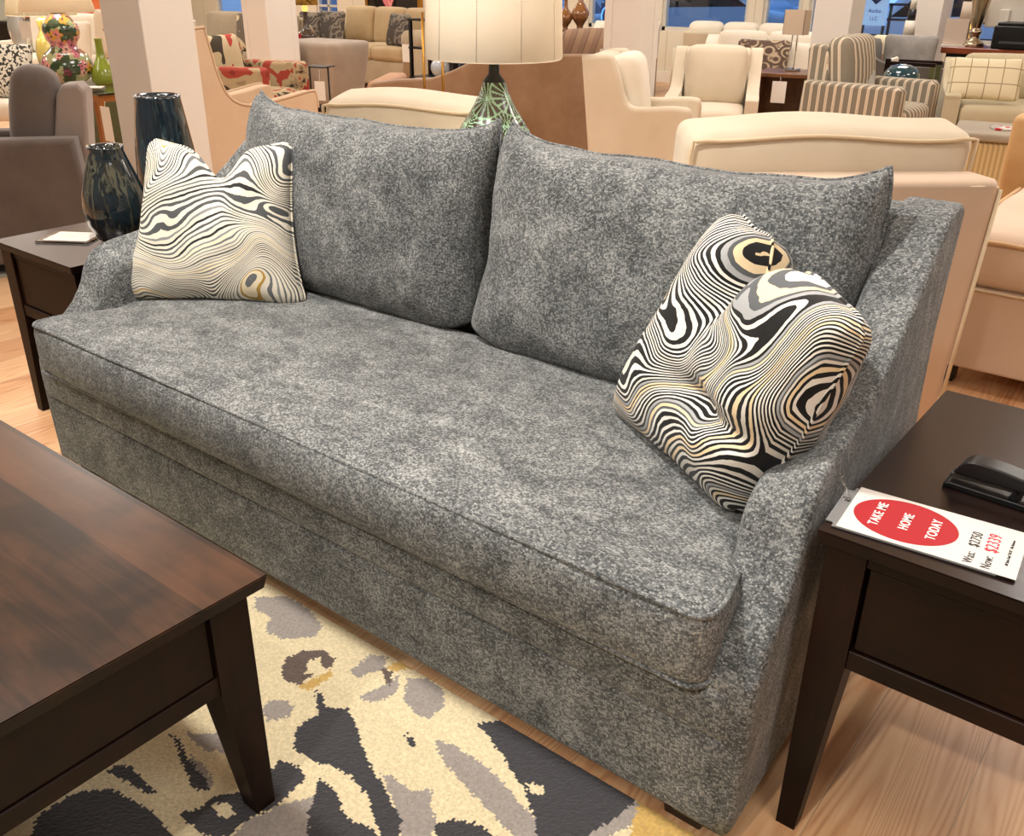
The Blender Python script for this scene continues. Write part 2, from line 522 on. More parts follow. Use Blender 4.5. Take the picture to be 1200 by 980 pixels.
# ------------------------------------------------------------------ camera
H = 1.33; F = 1085.0; PITCH = math.atan(520 / 1085.0); YAW = math.radians(38.1); ROLL = math.radians(.6)
fh = Vector((-math.sin(YAW), math.cos(YAW), 0)); rr = Vector((math.cos(YAW), math.sin(YAW), 0)); zz = Vector((0, 0, 1))
fw = fh * math.cos(PITCH) - zz * math.sin(PITCH); uu = fh * math.sin(PITCH) + zz * math.cos(PITCH)
RV = rr * math.cos(ROLL) + uu * math.sin(ROLL); UV = -rr * math.sin(ROLL) + uu * math.cos(ROLL)
cd = bpy.data.cameras.new('camera'); cam = bpy.data.objects.new('camera', cd); COL.objects.link(cam)
cd.sensor_width = 36; cd.lens = 36 * F / 1200; cd.clip_end = 200; cd.clip_start = .02
M = Matrix((RV, UV, -fw)).transposed().to_4x4(); M.translation = (0, 0, H); cam.matrix_world = M
SC.camera = cam

# ------------------------------------------------------------------ shared materials
CHEN = chenille()
CHEN_PIPE = CHEN
MARB_R = marble('marbled_black_stripe', False, (3.1, 0, 1.7))
MARB_L = marble('marbled_pale_stripe', True, (7.3, 0, 4.4))
ESP_TOP = espresso('espresso_top_parquet', 'x', '#4f3220', '#170d08', .3, True, .12)
ESP_X = espresso('espresso_wood_x', 'x', '#24110a', '#0c0503', .45, False, .03)
ESP_Z = espresso('espresso_wood_z', 'z', '#24110a', '#0c0503', .45, False, .03)
ESP_DARK_TOP = espresso('espresso_top_dark', 'x', '#281b17', '#150d0b', .26, False, .11)
BLACKGAP = plain('black_shadow_gap', '#0a0706', .6)
DARKFOOT = plain('dark_wood_foot', '#1d110b', .4, nz=.3)
CREAM = fabric('cream_linen', '#dccfba', '#d3c4ac', 2.5)
CREAM2 = fabric('cream_twill', '#dccfba', '#d3c5ae', 2.5)
PEACH = fabric('peach_cotton_slipcover', '#dcc2a6', '#d2b698', 3, bump=.35)
ROSE = fabric('pink_beige_slipcover', '#d9c2ad', '#d0b8a1', 2.5)
WHITEF = fabric('white_cotton', '#efe7d8', '#e6dcc9', 2.5)
WHITE_PIPE = plain('cream_cording', '#d9c4a4', .8)
GREYF = fabric('warm_grey_velvet', '#5e544f', '#6b605a', 4, sheen=.5)
GREYL = fabric('grey_velvet_light', '#9a8d85', '#8f837c', 4, sheen=.5)
SUEDE = fabric('tan_suede', '#a5876c', '#8f7054', 3, sheen=.3)
SUEDE_PALE = fabric('pink_suede', '#c39a7b', '#b88e6f', 3)
BEIGE = fabric('beige_sofa_twill', '#bfae94', '#b3a287', 3)
TAUPE = fabric('taupe_velvet', '#a89888', '#9c8c7c', 4, sheen=.4)
OLIVE = fabric('olive_velvet', '#5f6138', '#4d5030', 5, sheen=.4)
BRASS = plain('brushed_brass', '#b98a3f', .3, 1)
GOLDWOOD = plain('honey_wood', '#a9682c', .4, nz=.3)
BLACKM = plain('black_metal', '#0d0d0e', .35, spec=.5)
PAPER = plain('white_paper', '#d2cec8', .8)
TAGP = plain('tag_card', '#efeae2', .6)
RED = plain('red_print', '#a3121c', .7)
WHITEINK = plain('white_print', '#fbf7f2', .6)
BLACKINK = plain('black_ink', '#2a2a2c', .6)
REDINK = plain('red_ink', '#c42a45', .6)
CLEAR = clear_glass('clear_acrylic', '#f4f6f6', .05)
t_ = NT('cloudy_acrylic'); t_.base('#a9abac'); t_.set(Roughness=.18); t_.b.inputs['Transmission Weight'].default_value = .55; CLOUDY = t_.m
IVORY_SHADE = shade_mat('ivory_shade', '#efe6d6', .3)
COLPAINT = plain('column_paint', '#e6e0d8', .55)

# ------------------------------------------------------------------ sofa
SX, SY = -1.45, 1.5
sofa = thing('sofa', 'charcoal grey chenille sofa with sloping arms and one long seat cushion', 'sofa', (SX, SY, 0))
def rel(bm, x=SX, y=SY, z=0): return xf(bm, (-x, -y, -z))

base = puff(2.10, .78, .20, .016, 0, .004, nx=20, ny=8)
obj('base_panel', rel(xf(base, (SX, 1.062 + .39, .05))), CHEN, sofa)
rail = puff(2.10, .76, .100, .022, 0, .006, nx=20, ny=8)
obj('front_rail', rel(xf(rail, (SX, 1.059 + .38, .240))), CHEN, sofa)

arm_prof = [(1.068, .05), (1.067, .22), (1.068, .345), (1.088, .385), (1.12, .436), (1.155, .472), (1.188, .513), (1.212, .552),
            (1.23, .60), (1.262, .637), (1.32, .656), (1.41, .668), (1.51, .695), (1.61, .745), (1.71, .81), (1.80, .88), (1.85, .915), (1.90, .932),
            (1.965, .936), (1.99, .91), (1.965, .78), (1.92, .4), (1.90, .05)]
prof_s = catmull(arm_prof, 3)
def arm_outer(a, z): return 1.068 - .042 * max(0, (a - 1.2)) / .75 + .012 * math.sin(min(1, max(0, z) / .6) * PI)
for sgn in (1, -1):
    fo = lambda a, z, s=sgn: SX + s * (arm_outer(a, z) - (.022 * min(1, max(0, (z - .38) / .12)) if s < 0 else 0))
    fi = lambda a, z, s=sgn: SX + s * (arm_outer(a, z) - .115)
    am = prism(prof_s, fi, fo, .038, 6)
    for v in am.verts:                                   # the arm top rolls down towards the seat
        q = min(1, max(0, (SX + sgn * arm_outer(v.co.y, v.co.z) - v.co.x) * sgn / .115))
        v.co.z -= .058 * q ** 1.4 * min(1, max(0, (v.co.z - .36) / .2)) * min(1, max(0, (1.95 - v.co.y) / .3))
    ao = obj('arm', rel(am), CHEN, sofa, wn=True)
    pp = []
    seg_ = prof_s[3:30]
    for k, (a, z) in enumerate(seg_):
        p0, p1 = seg_[max(k - 1, 0)], seg_[min(k + 1, len(seg_) - 1)]
        d = Vector((p1[0] - p0[0], p1[1] - p0[1])).normalized()
        x = SX + sgn * (arm_outer(a, z) - .0105 - (.022 * min(1, max(0, (z - .38) / .12)) if sgn < 0 else 0))
        pp.append((x, a + .0105 * d.y, z - .0105 * d.x - .004 * min(1, max(0, (z - .36) / .2))))
    obj('welt', rel(tube(pp, .0045, 6)), CHEN, ao)
bprof = [(1.72, .30), (1.765, .47), (1.81, .7), (1.85, .87), (1.875, .915), (1.92, .93), (1.965, .92), (1.975, .88), (1.94, .6), (1.90, .06), (1.72, .06)]
obj('backrest', rel(prism(catmull(bprof[:9], 3) + bprof[9:], SX - .975, SX + .975, .02, 3)), CHEN, sofa, wn=True)

def t_warp(c, u, v, s):
    y = c.y
    k = min(1, max(0, (y + .24) / .10)); k = k * k * (3 - 2 * k)
    c.x *= 1 - .052 * k
    c.z += .005 * noise.noise(Vector((c.x * 2.2, c.y * 3, 1.3))) * (1 if s > 0 else 0)
    return c
seat = puff(2.01, .70, .150, .032, .016, .018, nx=40, ny=14, nz=4, warp=t_warp)
so = obj('seat_cushion', rel(xf(seat, (SX, 1.035 + .35, .335))), CHEN, sofa)
pts = []
def rimpt(x, y):
    c = t_warp(Vector((x, y, 0)), 0, 0, -1); return (SX + c.x, 1.035 + .35 + c.y)
for zz_ in (.335 + .150 - .008, .335 + .010):
    p = []
    for y in (.0, -.1, -.2, -.28): p.append((1.005 - .004, y))
    for a in range(0, 5): p.append((1.005 - .034 + .032 * math.cos(a * PI / 8), -.35 + .034 - .032 * math.sin(a * PI / 8)))
    for i in range(1, 40): p.append((.97 - 1.94 * i / 40, -.346))
    q = p[:9]
    p += [(-x, y) for x, y in q[::-1]]
    pts = []
    for x, y in p:
        X, Y = rimpt(x, y); pts.append((X, Y, zz_ + .003 * noise.noise(Vector((X * 4, 2, 0)))))
    obj('piping', rel(tube(pts, .005, 6)), CHEN, so)
for i, cx in enumerate((-1.935, -.985)):
    def lower_left(p, u, v, i=i):
        k = max(0, -u) * max(0, -v)
        if i: p.x -= .05 * k ** 1.5; p.y -= .03 * k ** 1.5
        return p
    bm, rim = pillow(.955 - .02 * i, .515, .27, 52, .03, wrinkle=.009, seed=3 + i * 9, power=.31, ear=.098, flat_back=.6, rnd=.058, rpow=7.5, twist=lower_left)
    o = obj('back_cushion', bm, CHEN, sofa, loc=(cx - SX, 1.745 - SY, .462), rot=(-.14, 0, .0))
    obj('piping', tube(rim, .0045, 6, closed=True), CHEN, o)
for sx in (1, -1):
    for y in (1.13, 1.84):
        obj('foot', rel(frustum(SX + sx * .975, y, 0, .052, .034, .04)), DARKFOOT, sofa)

# throw pillows
def throw(name, label, mat, loc, rotz, lean, w, h, t, notch, seed, tw=None, nw=.3, pinch=.08, roll=0):
    p = thing(name, label, 'pillow', loc, rotz, 'marbled throw pillows on the grey sofa')
    bm, rim = pillow(w, h, t, 44, pinch, notch, nw, .009, seed, .40, .02, tw)
    c = obj('cover', bm, mat, p, rot=(-lean, roll, 0))
    obj('piping', tube(rim, .004, 6, closed=True), mat, c)
    return p
def tw_right(p, u, v):
    # the right hand half of the cushion is punched forward and slumps down
    k = max(0, u) * max(0, v + 1) / 2
    j = max(0, -u) * max(0, v + 1) / 2
    p.x += .075 * j
    p.y += .045 * math.exp(-((v + .28) / .11) ** 2) * min(1, max(0, (u + .25) / .5)) * (1 - u ** 4)
    p.x -= .05 * max(0, u) * max(0, -v)
    p.y -= .11 * k; p.z -= .085 * k; p.x += .10 * k
    return p
throw('throw_pillow', 'black and cream marbled throw pillow slumped in the corner by the right arm', MARB_R,
      (-.715, 1.435, .468), -.535, .42, .53, .485, .25, .115, 4, tw_right, .18)
def tw_left(p, u, v):
    p.x *= .985 - .21 * (v + 1) / 2 + .08 * ((1 - v) / 2) ** 4; p.x += .015 * (v + 1)
    return p
throw('throw_pillow', 'pale grey and cream marbled throw pillow at the left arm, its top edge dented', MARB_L,
      (-2.228, 1.455, .468), .585, .28, .53, .455, .17, .085, 12, tw_left, .28)

def edge_mat(t):
    for o in t.children:
        if o.name.startswith('table_top'):
            for p in o.data.polygons:
                if p.normal.z < .5: p.material_index = 1

# ------------------------------------------------------------------ coffee table
ct = thing('coffee_table', 'dark brown wooden coffee table with tapered legs on the flowered rug', 'table', (-1.67, .375, 0))
def relc(bm): return xf(bm, (1.67, -.375, 0))
X0, X1, Y0, Y1, TZ = -2.30, -1.026, .05, .702, .49
top = box(X0, X1, Y0, Y1, TZ - .026, TZ)
for v in top.verts:
    if v.co.z < TZ - .01:
        v.co.x += .006 if v.co.x < -1.67 else -.006; v.co.y += .006 if v.co.y < .3 else -.006
bmesh.ops.bevel(top, geom=top.edges[:], offset=.002, segments=2, affect='EDGES')
obj('table_top', relc(top), [ESP_TOP, ESP_X], ct, smooth=False)
edge_mat(ct)
ix, iy = .024, .028
for sx, xx in ((1, X1 - ix - .034), (-1, X0 + ix + .034)):
    for sy, yy in ((1, Y1 - iy - .034), (-1, Y0 + iy + .034)):
        obj('leg', relc(taper_leg(xx, yy, .0135, TZ - .195, TZ - .026, .019, .034, sx * .015, sy * .015)), ESP_Z, ct, smooth=False)
for xx in (X1 - ix, X0 + ix):
    s = 1 if xx > -1.6 else -1
    ap = merge(box(min(xx - s * .028, xx - s * .008), max(xx - s * .028, xx - s * .008), Y0 + iy + .068, Y1 - iy - .072, TZ - .155, TZ - .026, .001, 1))
    obj('end_panel', relc(ap), ESP_X, ct, smooth=False)
    rl = box(min(xx - s * .03, xx - s * .004), max(xx - s * .03, xx - s * .004), Y0 + iy + .066, Y1 - iy - .066, TZ - .192, TZ - .157, .002, 1)
    obj('end_rail', relc(rl), ESP_X, ct, smooth=False)
for yy in (Y1 - iy, Y0 + iy):
    s = 1 if yy > .3 else -1
    ap = box(X0 + ix + .066, X1 - ix - .066, min(yy - s * .03, yy - s * .008), max(yy - s * .03, yy - s * .008), TZ - .19, TZ - .026, .001, 1)
    obj('side_apron', relc(ap), ESP_X, ct, smooth=False)

# ------------------------------------------------------------------ end tables
def end_table(label, x0, x1, y0, y1, z, topm):
    cx, cy = (x0 + x1) / 2, (y0 + y1) / 2
    t = thing('end_table', label, 'table', (cx, cy, 0), 0, 'dark end tables at both ends of the sofa')
    R = lambda bm: xf(bm, (-cx, -cy, 0))
    tp = box(x0, x1, y0, y1, z - .024, z)
    for v in tp.verts:
        if v.co.z < z - .01:
            v.co.x += .005 if v.co.x < cx else -.005; v.co.y += .005 if v.co.y < cy else -.005
    bmesh.ops.bevel(tp, geom=tp.edges[:], offset=.002, segments=2, affect='EDGES')
    obj('table_top', R(tp), [topm, ESP_X], t, smooth=False)
    edge_mat(t)
    a = .014; hb = .030
    for sx, xx in ((-1, x0 + a + hb), (1, x1 - a - hb)):
        for sy, yy in ((-1, y0 + a + hb), (1, y1 - a - hb)):
            l = taper_leg(xx, yy, 0, z - .235, z - .024, .0165, hb, sx * .0135, sy * .0135)
            obj('leg', R(l), ESP_Z, t, smooth=False)
    # front drawer with its rail
    obj('drawer', R(box(x0 + a + .0655, x1 - a - .0655, y0 + .022, y0 + .042, z - .194, z - .047, .0015, 1)), ESP_X, t, smooth=False)
    obj('dark_gap_backing', R(box(x0 + a + .03, x1 - a - .03, y0 + .046, y0 + .06, z - .225, z - .024)), BLACKGAP, t, smooth=False)  # black backing added so the gaps round the drawer read as deep shade
    obj('top_rail', R(box(x0 + a + .06, x1 - a - .06, y0 + .019, y0 + .045, z - .046, z - .024, .001, 1)), ESP_X, t, smooth=False)
    obj('bottom_rail', R(box(x0 + a + .06, x1 - a - .06, y0 + .017, y0 + .045, z - .232, z - .197, .0015, 1)), ESP_X, t, smooth=False)
    for xx in (x0 + a + .006, x1 - a - .026):
        obj('side_apron', R(box(xx, xx + .02, y0 + .07, y1 - .07, z - .225, z - .024, .001, 1)), ESP_X, t, smooth=False)
    obj('back_apron', R(box(x0 + .07, x1 - .07, y1 - .04, y1 - .02, z - .225, z - .024, .001, 1)), ESP_X, t, smooth=False)
    return t
end_table('dark wooden end table holding the stapler and the red oval price tag', -.360, .12, 1.186, 1.845, .60, ESP_DARK_TOP)
end_table('dark wooden end table with two blue glass vases on it', -3.0, -2.535, 1.215, 1.875, .575, ESP_DARK_TOP)

# price tag on the right table
pt = thing('price_tag', 'white price tag with red oval in a clear holder on the end table corner', 'price tag', (-.236, 1.283, .6015), math.radians(4.5))
hold = box(-.128, .118, -.068, .066, 0, .0015)
ve = [e for e in hold.edges if abs(e.verts[0].co.z - e.verts[1].co.z) > .001]
bmesh.ops.bevel(hold, geom=ve, offset=.012, segments=5, affect='EDGES')
obj('clear_sleeve', hold, CLOUDY, pt, smooth=False)
obj('paper_insert', box(-.110, .130, -.067, .070, .0022, .0030), PAPER, pt, smooth=False)
ov = lathe([(.0, .0031), (1, .0031), (1, .0034), (0, .0034)], 64, cap=False)
obj('red_oval', xf(ov, (-.028, .002, 0), scale=(.0735, .060, 1)), RED, pt, smooth=False)
for s, x in (('TAKE ME', -.066), ('HOME', -.026), ('TODAY', .013)):
    text('lettering', s, .0195, WHITEINK, pt, (x, .002, .0036), (0, 0, PI / 2), sx=.86, bold=.0002)
text('lettering', 'Was:', .018, BLACKINK, pt, (.068, -.044, .0033), (0, 0, PI / 2), sx=.8)
text('handwritten_price', '$2750', .020, BLACKINK, pt, (.068, .010, .0033), (0, 0, PI / 2), sx=.78)
text('lettering', 'Now:', .018, BLACKINK, pt, (.091, -.044, .0033), (0, 0, PI / 2), sx=.8)
text('handwritten_price', '$2339', .024, REDINK, pt, (.091, .013, .0033), (0, 0, PI / 2), sx=.80)
text('small_print', 'All Sales Final "AS IS" - No Returns', .0058, BLACKINK, pt, (.114, .0, .0033), (0, 0, PI / 2), sx=.8)
loop = catmull([(-.118, .02, .003), (-.122, .028, .014), (-.130, .034, .020), (-.137, .044, .022), (-.136, .060, .020)], 5)
obj('plastic_loop', tube(loop, .0009, 6), CLEAR, pt)
obj('plastic_barb', xf(box(-.006, .006, -.003, .003, 0, .004, .001, 1), (-.119, .018, .0016)), CLEAR, pt)

# stapler
st = thing('stapler', 'black desk stapler lying on the right end table', 'stapler', (-.155, 1.452, .6005), math.radians(-3))
PLAST = plain('black_plastic', '#0e0e0f', .36, spec=.35)
STEEL = plain('dull_steel', '#5d5b56', .45, .8)
def sx_prism(pts, y0, y1, bev): return prism(pts, y0, y1, bev, 3, axis='y')
obj('base_plate', sx_prism([(-.098, .0), (.10, .0), (.10, .012), (-.09, .011), (-.098, .006)], -.021, .021, .003), PLAST, st, wn=True)
obj('magazine', sx_prism([(-.094, .015), (.075, .024), (.075, .034), (-.085, .026), (-.094, .022)], -.009, .009, .002), STEEL, st, wn=True)
obj('handle', sx_prism(catmull([(-.088, .028), (-.070, .052), (-.03, .055), (.02, .050), (.06, .050), (.098, .046)], 4) +
    [(.10, .02), (.06, .026), (.0, .029), (-.05, .027)], -.019, .019, .006), PLAST, st, wn=True)
obj('hinge', box(.045, .095, -.016, .016, .010, .03, .002, 1), STEEL, st, smooth=False)
obj('spring_clip', sx_prism([(-.005, .012), (.012, .012), (.004, .03)], -.018, .018, .001), PLAST, st, smooth=False)

# left table things
sc_ = thing('sign_holder', 'small clear holder with a white information card on the left end table', 'sign', (-2.835, 1.385, .5765), math.radians(33))
obj('clear_frame', box(-.085, .085, -.066, .066, 0, .004, .001, 1), CLEAR, sc_, smooth=False)
obj('card', box(-.066, .074, -.054, .05, .0043, .0052), PAPER, sc_, smooth=False)
for k in range(4):
    obj('printed_line', box(-.03, .035 - .01 * (k % 2), .02 - .014 * k, .0215 - .014 * k, .0053, .0055), plain('grey_print', '#b9b6b2', .7) if k == 0 else bpy.data.materials['grey_print'], sc_, smooth=False)
VASE = streak_glass('streaked_blue_glass', '#0b1722', '#1a2f3c', '#32474f')
VASE2 = streak_glass('streaked_smoke_glass', '#0c1820', '#202f35', '#57584b')
v1 = lathe([(0, .0), (.05, .0), (.066, .012), (.088, .06), (.094, .105), (.090, .15), (.074, .20), (.058, .245), (.049, .275), (.053, .285), (.048, .284), (.044, .27), (.052, .22), (.07, .12), (.06, .02), (0, .012)], 48, cap=False)
o = obj('glass_vase', v1, VASE2, loc=(-2.70, 1.47, .576)); tag(o, 'shorter round dark blue glass vase with smoky streaks on the left end table', 'vase', 'streaked glass vases')
v2 = lathe([(0, .0), (.06, .0), (.078, .012), (.094, .09), (.096, .16), (.09, .24), (.078, .33), (.069, .395), (.071, .405), (.065, .405), (.061, .39), (.08, .25), (.085, .1), (.06, .015), (0, .012)], 48, cap=False)
o = obj('glass_vase', v2, VASE, loc=(-2.755, 1.70, .576)); tag(o, 'taller blue glass vase standing behind the round one', 'vase', 'streaked glass vases')

# ------------------------------------------------------------------ rug
MOT_COL = {'cream': '#dfcfa9', 'taupe': '#9b928b', 'charcoal': '#37363a', 'brown': '#5f5048', 'gold': '#c9a55c'}
MOTIFS = [
    ('taupe', [(-1.559,1.021),(-1.501,1.069),(-1.42,1.07),(-1.358,1.048),(-1.34,1.012),(-1.387,0.966),(-1.44,0.956),(-1.469,0.994),(-1.524,0.994)]),
    ('taupe', [(-1.261,0.816),(-1.246,0.842),(-1.208,0.845),(-1.196,0.82),(-1.213,0.787),(-1.239,0.793)]),
    ('taupe', [(-1.198,0.983),(-1.203,1.049),(-1.166,1.064),(-1.147,1.04),(-1.172,0.981)]),
    ('taupe', [(-1.131,0.942),(-1.111,1.009),(-1.112,1.038),(-1.085,1.015),(-1.079,0.977),(-1.102,0.947)]),
    ('taupe', [(-1.088,1.042),(-1.061,1.071),(-1.006,1.064),(-0.977,1.032),(-0.975,0.99),(-1.007,0.98),(-1.051,0.993)]),
    ('taupe', [(-0.935,0.953),(-0.894,0.968),(-0.807,0.965),(-0.752,0.953),(-0.704,0.936),(-0.673,0.929),(-0.637,0.898),(-0.665,0.875),(-0.736,0.89),(-0.8,0.903),(-0.885,0.926)]),
    ('taupe', [(-0.954,0.835),(-0.92,0.84),(-0.877,0.84),(-0.856,0.863),(-0.822,0.831),(-0.792,0.813),(-0.781,0.763),(-0.805,0.743),(-0.871,0.791)]),
    ('taupe', [(-0.555,1.072),(-0.539,1.058),(-0.535,1.02),(-0.565,0.946),(-0.595,0.922),(-0.564,1.017)]),
    ('taupe', [(-1.266,0.642),(-1.214,0.643),(-1.163,0.626),(-1.167,0.61)]),
    ('taupe', [(-1.315,0.666),(-1.264,0.707),(-1.221,0.706),(-1.203,0.693),(-1.246,0.665)]),
    ('taupe', [(-1.055,0.61),(-1.038,0.671),(-1.005,0.722),(-0.882,0.692),(-0.875,0.593),(-1.01,0.525),(-1.046,0.577)]),
    ('gold', [(-1.242,0.903),(-1.233,0.962),(-1.216,0.954),(-1.218,0.897),(-1.248,0.883)]),
    ('gold', [(-1.148,1.046),(-1.142,1.075),(-1.106,1.073),(-1.129,1.039)]),
    ('gold', [(-0.555,1.084),(-0.515,1.089),(-0.437,1.099),(-0.408,1.043),(-0.518,0.993),(-0.534,1.021)]),
    ('brown', [(-1.31,0.893),(-1.334,0.928),(-1.324,0.967),(-1.291,0.997),(-1.254,0.992),(-1.239,0.973),(-1.246,0.952),(-1.284,0.975),(-1.291,0.954),(-1.265,0.922),(-1.249,0.934),(-1.247,0.891),(-1.28,0.884)]),
    ('brown', [(-1.161,1.036),(-1.129,1.039),(-1.098,1.004),(-1.123,1.011)]),
    ('charcoal', [(-1.214,0.904),(-1.188,0.903),(-1.154,0.882),(-1.121,0.908),(-1.079,0.889),(-1.056,0.875),(-0.975,0.83),(-0.923,0.814),(-0.882,0.793),(-0.851,0.782),(-0.818,0.742),(-0.836,0.728),(-0.935,0.783),(-0.991,0.794),(-1.027,0.788),(-1.074,0.774),(-1.121,0.772),(-1.16,0.81),(-1.154,0.862),(-1.181,0.881)]),
    ('charcoal', [(-1.031,0.756),(-0.99,0.755),(-0.953,0.736),(-0.927,0.725),(-0.884,0.739),(-0.81,0.72),(-0.921,0.631),(-0.988,0.697)]),
    ('charcoal', [(-0.896,1.037),(-0.876,1.059),(-0.856,1.082),(-0.779,1.092),(-0.702,1.098),(-0.631,1.095),(-0.564,1.098),(-0.555,1.072),(-0.564,1.017),(-0.595,0.922),(-0.635,0.89),(-0.673,0.929),(-0.73,0.97),(-0.844,1.021)]),
    ('charcoal', [(-0.985,0.932),(-0.97,0.931),(-0.948,0.924),(-0.951,0.912),(-0.966,0.915)]),
    ('charcoal', [(-0.801,0.811),(-0.779,0.839),(-0.743,0.858),(-0.675,0.857),(-0.766,0.785)]),
    ('charcoal', [(-1.341,0.391),(-1.345,0.424),(-1.337,0.467),(-1.304,0.506),(-1.262,0.515),(-1.207,0.523),(-1.131,0.52),(-1.054,0.49),(-1.251,0.331)]),
    ('charcoal', [(-1.347,0.523),(-1.336,0.551),(-1.304,0.558),(-1.232,0.552),(-1.236,0.542),(-1.293,0.534)]),
    ('charcoal', [(-1.335,0.65),(-1.307,0.651),(-1.257,0.636),(-1.176,0.622),(-1.158,0.611),(-1.189,0.599),(-1.257,0.622)]),
    ('charcoal', [(-1.267,0.705),(-1.256,0.721),(-1.226,0.709)]),
    ('charcoal', [(-1.16,0.548),(-1.142,0.575),(-1.142,0.611),(-1.109,0.651),(-1.1,0.683),(-1.121,0.738),(-1.073,0.75),(-1.047,0.738),(-1.041,0.674),(-1.055,0.61),(-1.052,0.573),(-1.085,0.553)]),
    ('cream', [(-0.73,0.981),(-0.706,0.995),(-0.689,0.981),(-0.712,0.968)]),
    ('cream', [(-1.133,0.6),(-1.113,0.617),(-1.081,0.612),(-1.091,0.592)]),
]
def inside(p, poly):
    x, y = p; c = False; n = len(poly)
    for i in range(n):
        x1, y1 = poly[i]; x2, y2 = poly[i - 1]
        if (y1 > y) != (y2 > y) and x < (x2 - x1) * (y - y1) / (y2 - y1) + x1: c = not c
    return c
def rug():
    bm = bmesh.new(); lay = bm.loops.layers.float_color.new('pattern')
    x0, x1, y0, y1, z = -3.1, -.28, -.9, 1.074, .012
    fx0, fx1, fy0, fy1 = -1.75, -.28, .28, 1.074      # finely tufted part
    s = .0045
    bb = [(k, p, min(a for a, b in p), max(a for a, b in p), min(b for a, b in p), max(b for a, b in p)) for k, p in MOTIFS]
    nx = int((fx1 - fx0) / s); ny = int((fy1 - fy0) / s)
    V = [[bm.verts.new((fx0 + (fx1 - fx0) * i / nx, fy0 + (fy1 - fy0) * j / ny, z + .0012 * random.random())) for j in range(ny + 1)] for i in range(nx + 1)]
    rnd = random.Random(3)
    for i in range(nx):
        for j in range(ny):
            f = bm.faces.new((V[i][j], V[i + 1][j], V[i + 1][j + 1], V[i][j + 1]))
            px = fx0 + (i + .5) * s + rnd.uniform(-.0035, .0035); py = fy0 + (j + .5) * s + rnd.uniform(-.0035, .0035)
            k = 'cream'
            for kk, poly, a, b, c, d in bb:
                if a <= px <= b and c <= py <= d and inside((px, py), poly): k = kk
            col = lin(MOT_COL[k]); m = 1 + rnd.uniform(-.12, .12)
            for lp in f.loops: lp[lay] = (col[0] * m, col[1] * m, col[2] * m, 1)
    cr = lin(MOT_COL['cream'])
    def quad(a, b, c, d, col=cr):
        f = bm.faces.new([bm.verts.new(p) for p in (a, b, c, d)])
        for lp in f.loops: lp[lay] = col
    quad((x0, y0, z), (x1, y0, z), (x1, fy0, z), (x0, fy0, z))
    quad((x0, fy0, z), (fx0, fy0, z), (fx0, y1, z), (x0, y1, z))
    edge = lin('#b5a98d')
    quad((x0, y1, z), (x1, y1, z), (x1, y1 + .004, 0.0005), (x0, y1 + .004, .0005), edge)
    quad((x1, y0, z), (x1, y0, .0005), (x1, y1, .0005), (x1, y1, z), edge)
    quad((x0, y0, z), (x0, y1, z), (x0, y1, .0005), (x0, y0, .0005), edge)
    quad((x0, y0, z), (x0, y0, .0005), (x1, y0, .0005), (x1, y0, z), edge)
    return bm
o = obj('area_rug', rug(), vcol('tufted_wool', .95, 0, 300, .6, .3, .25), smooth=False)
tag(o, 'cream area rug with charcoal, taupe and gold flower shapes under the coffee table', 'rug')

# ------------------------------------------------------------------ room
FLOOR = pine_floor()
WALLP = stripes('panelled_wall_paint', [(0, '#e9e0cb'), (.03, '#cfc4ad'), (.05, '#e9e0cb')], .62, (1, 0, 0), .6)
bm = bmesh.new(); bmesh.ops.create_grid(bm, x_segments=1, y_segments=1, size=1)
struct('floor', xf(bm, (-7, 4.9, 0), scale=(11.5, 7.4, 1)), FLOOR)
bm = bmesh.new(); bmesh.ops.create_grid(bm, x_segments=1, y_segments=1, size=1)
struct('ceiling', xf(bm, (-7, 4.9, 3.2), (PI, 0, 0), (11.5, 7.4, 1)), plain('ceiling_paint', '#efe8da', .8))
struct('wall_left', box(-18.65, -18.5, -2.5, 12.3, 0, 3.2), plain('left_wall_paint', '#b9c2b8', .7))
FRONTP = plain('shop_wall_paint', '#8d8579', .7)
struct('wall_front', box(-18.65, 4.5, -2.62, -2.5, 0, 3.2), FRONTP)
struct('wall_right', box(4.5, 4.65, -2.62, 12.15, 0, 3.2), FRONTP)
# back wall, pierced by its windows
WINS = [(-16.9, -16.1, .55, 2.3), (-13.95, -13.38, .5, 2.3), (-9.0, -8.45, .66, 2.6), (-8.1, -7.3, .66, 2.6), (-6.9, -5.65, .66, 2.6), (-5.45, -4.95, .66, 2.6), (-4.85, -3.4, .66, 2.6), (-3.25, -2.4, .66, 2.6), (-2.25, -1.0, .66, 2.6)]
xs = [-18.65] + [a for w_ in WINS for a in w_[:2]] + [4.5]
bms = []
for i in range(0, len(xs), 2): bms.append(box(xs[i], xs[i + 1], 12.0, 12.15, 0, 3.2))
for a, b, z0, z1 in WINS: bms += [box(a, b, 12.0, 12.15, 0, z0), box(a, b, 12.0, 12.15, z1, 3.2)]
struct('wall_back', merge(*bms), WALLP)
struct('baseboard_back', box(-18.5, 4.5, 11.97, 12.0, 0, .14), plain('white_trim', '#efe8da', .5))
FRAME = plain('window_frame_paint', '#d9d6cc', .5)
GLASS = clear_glass('window_glass', '#ffffff', .0)
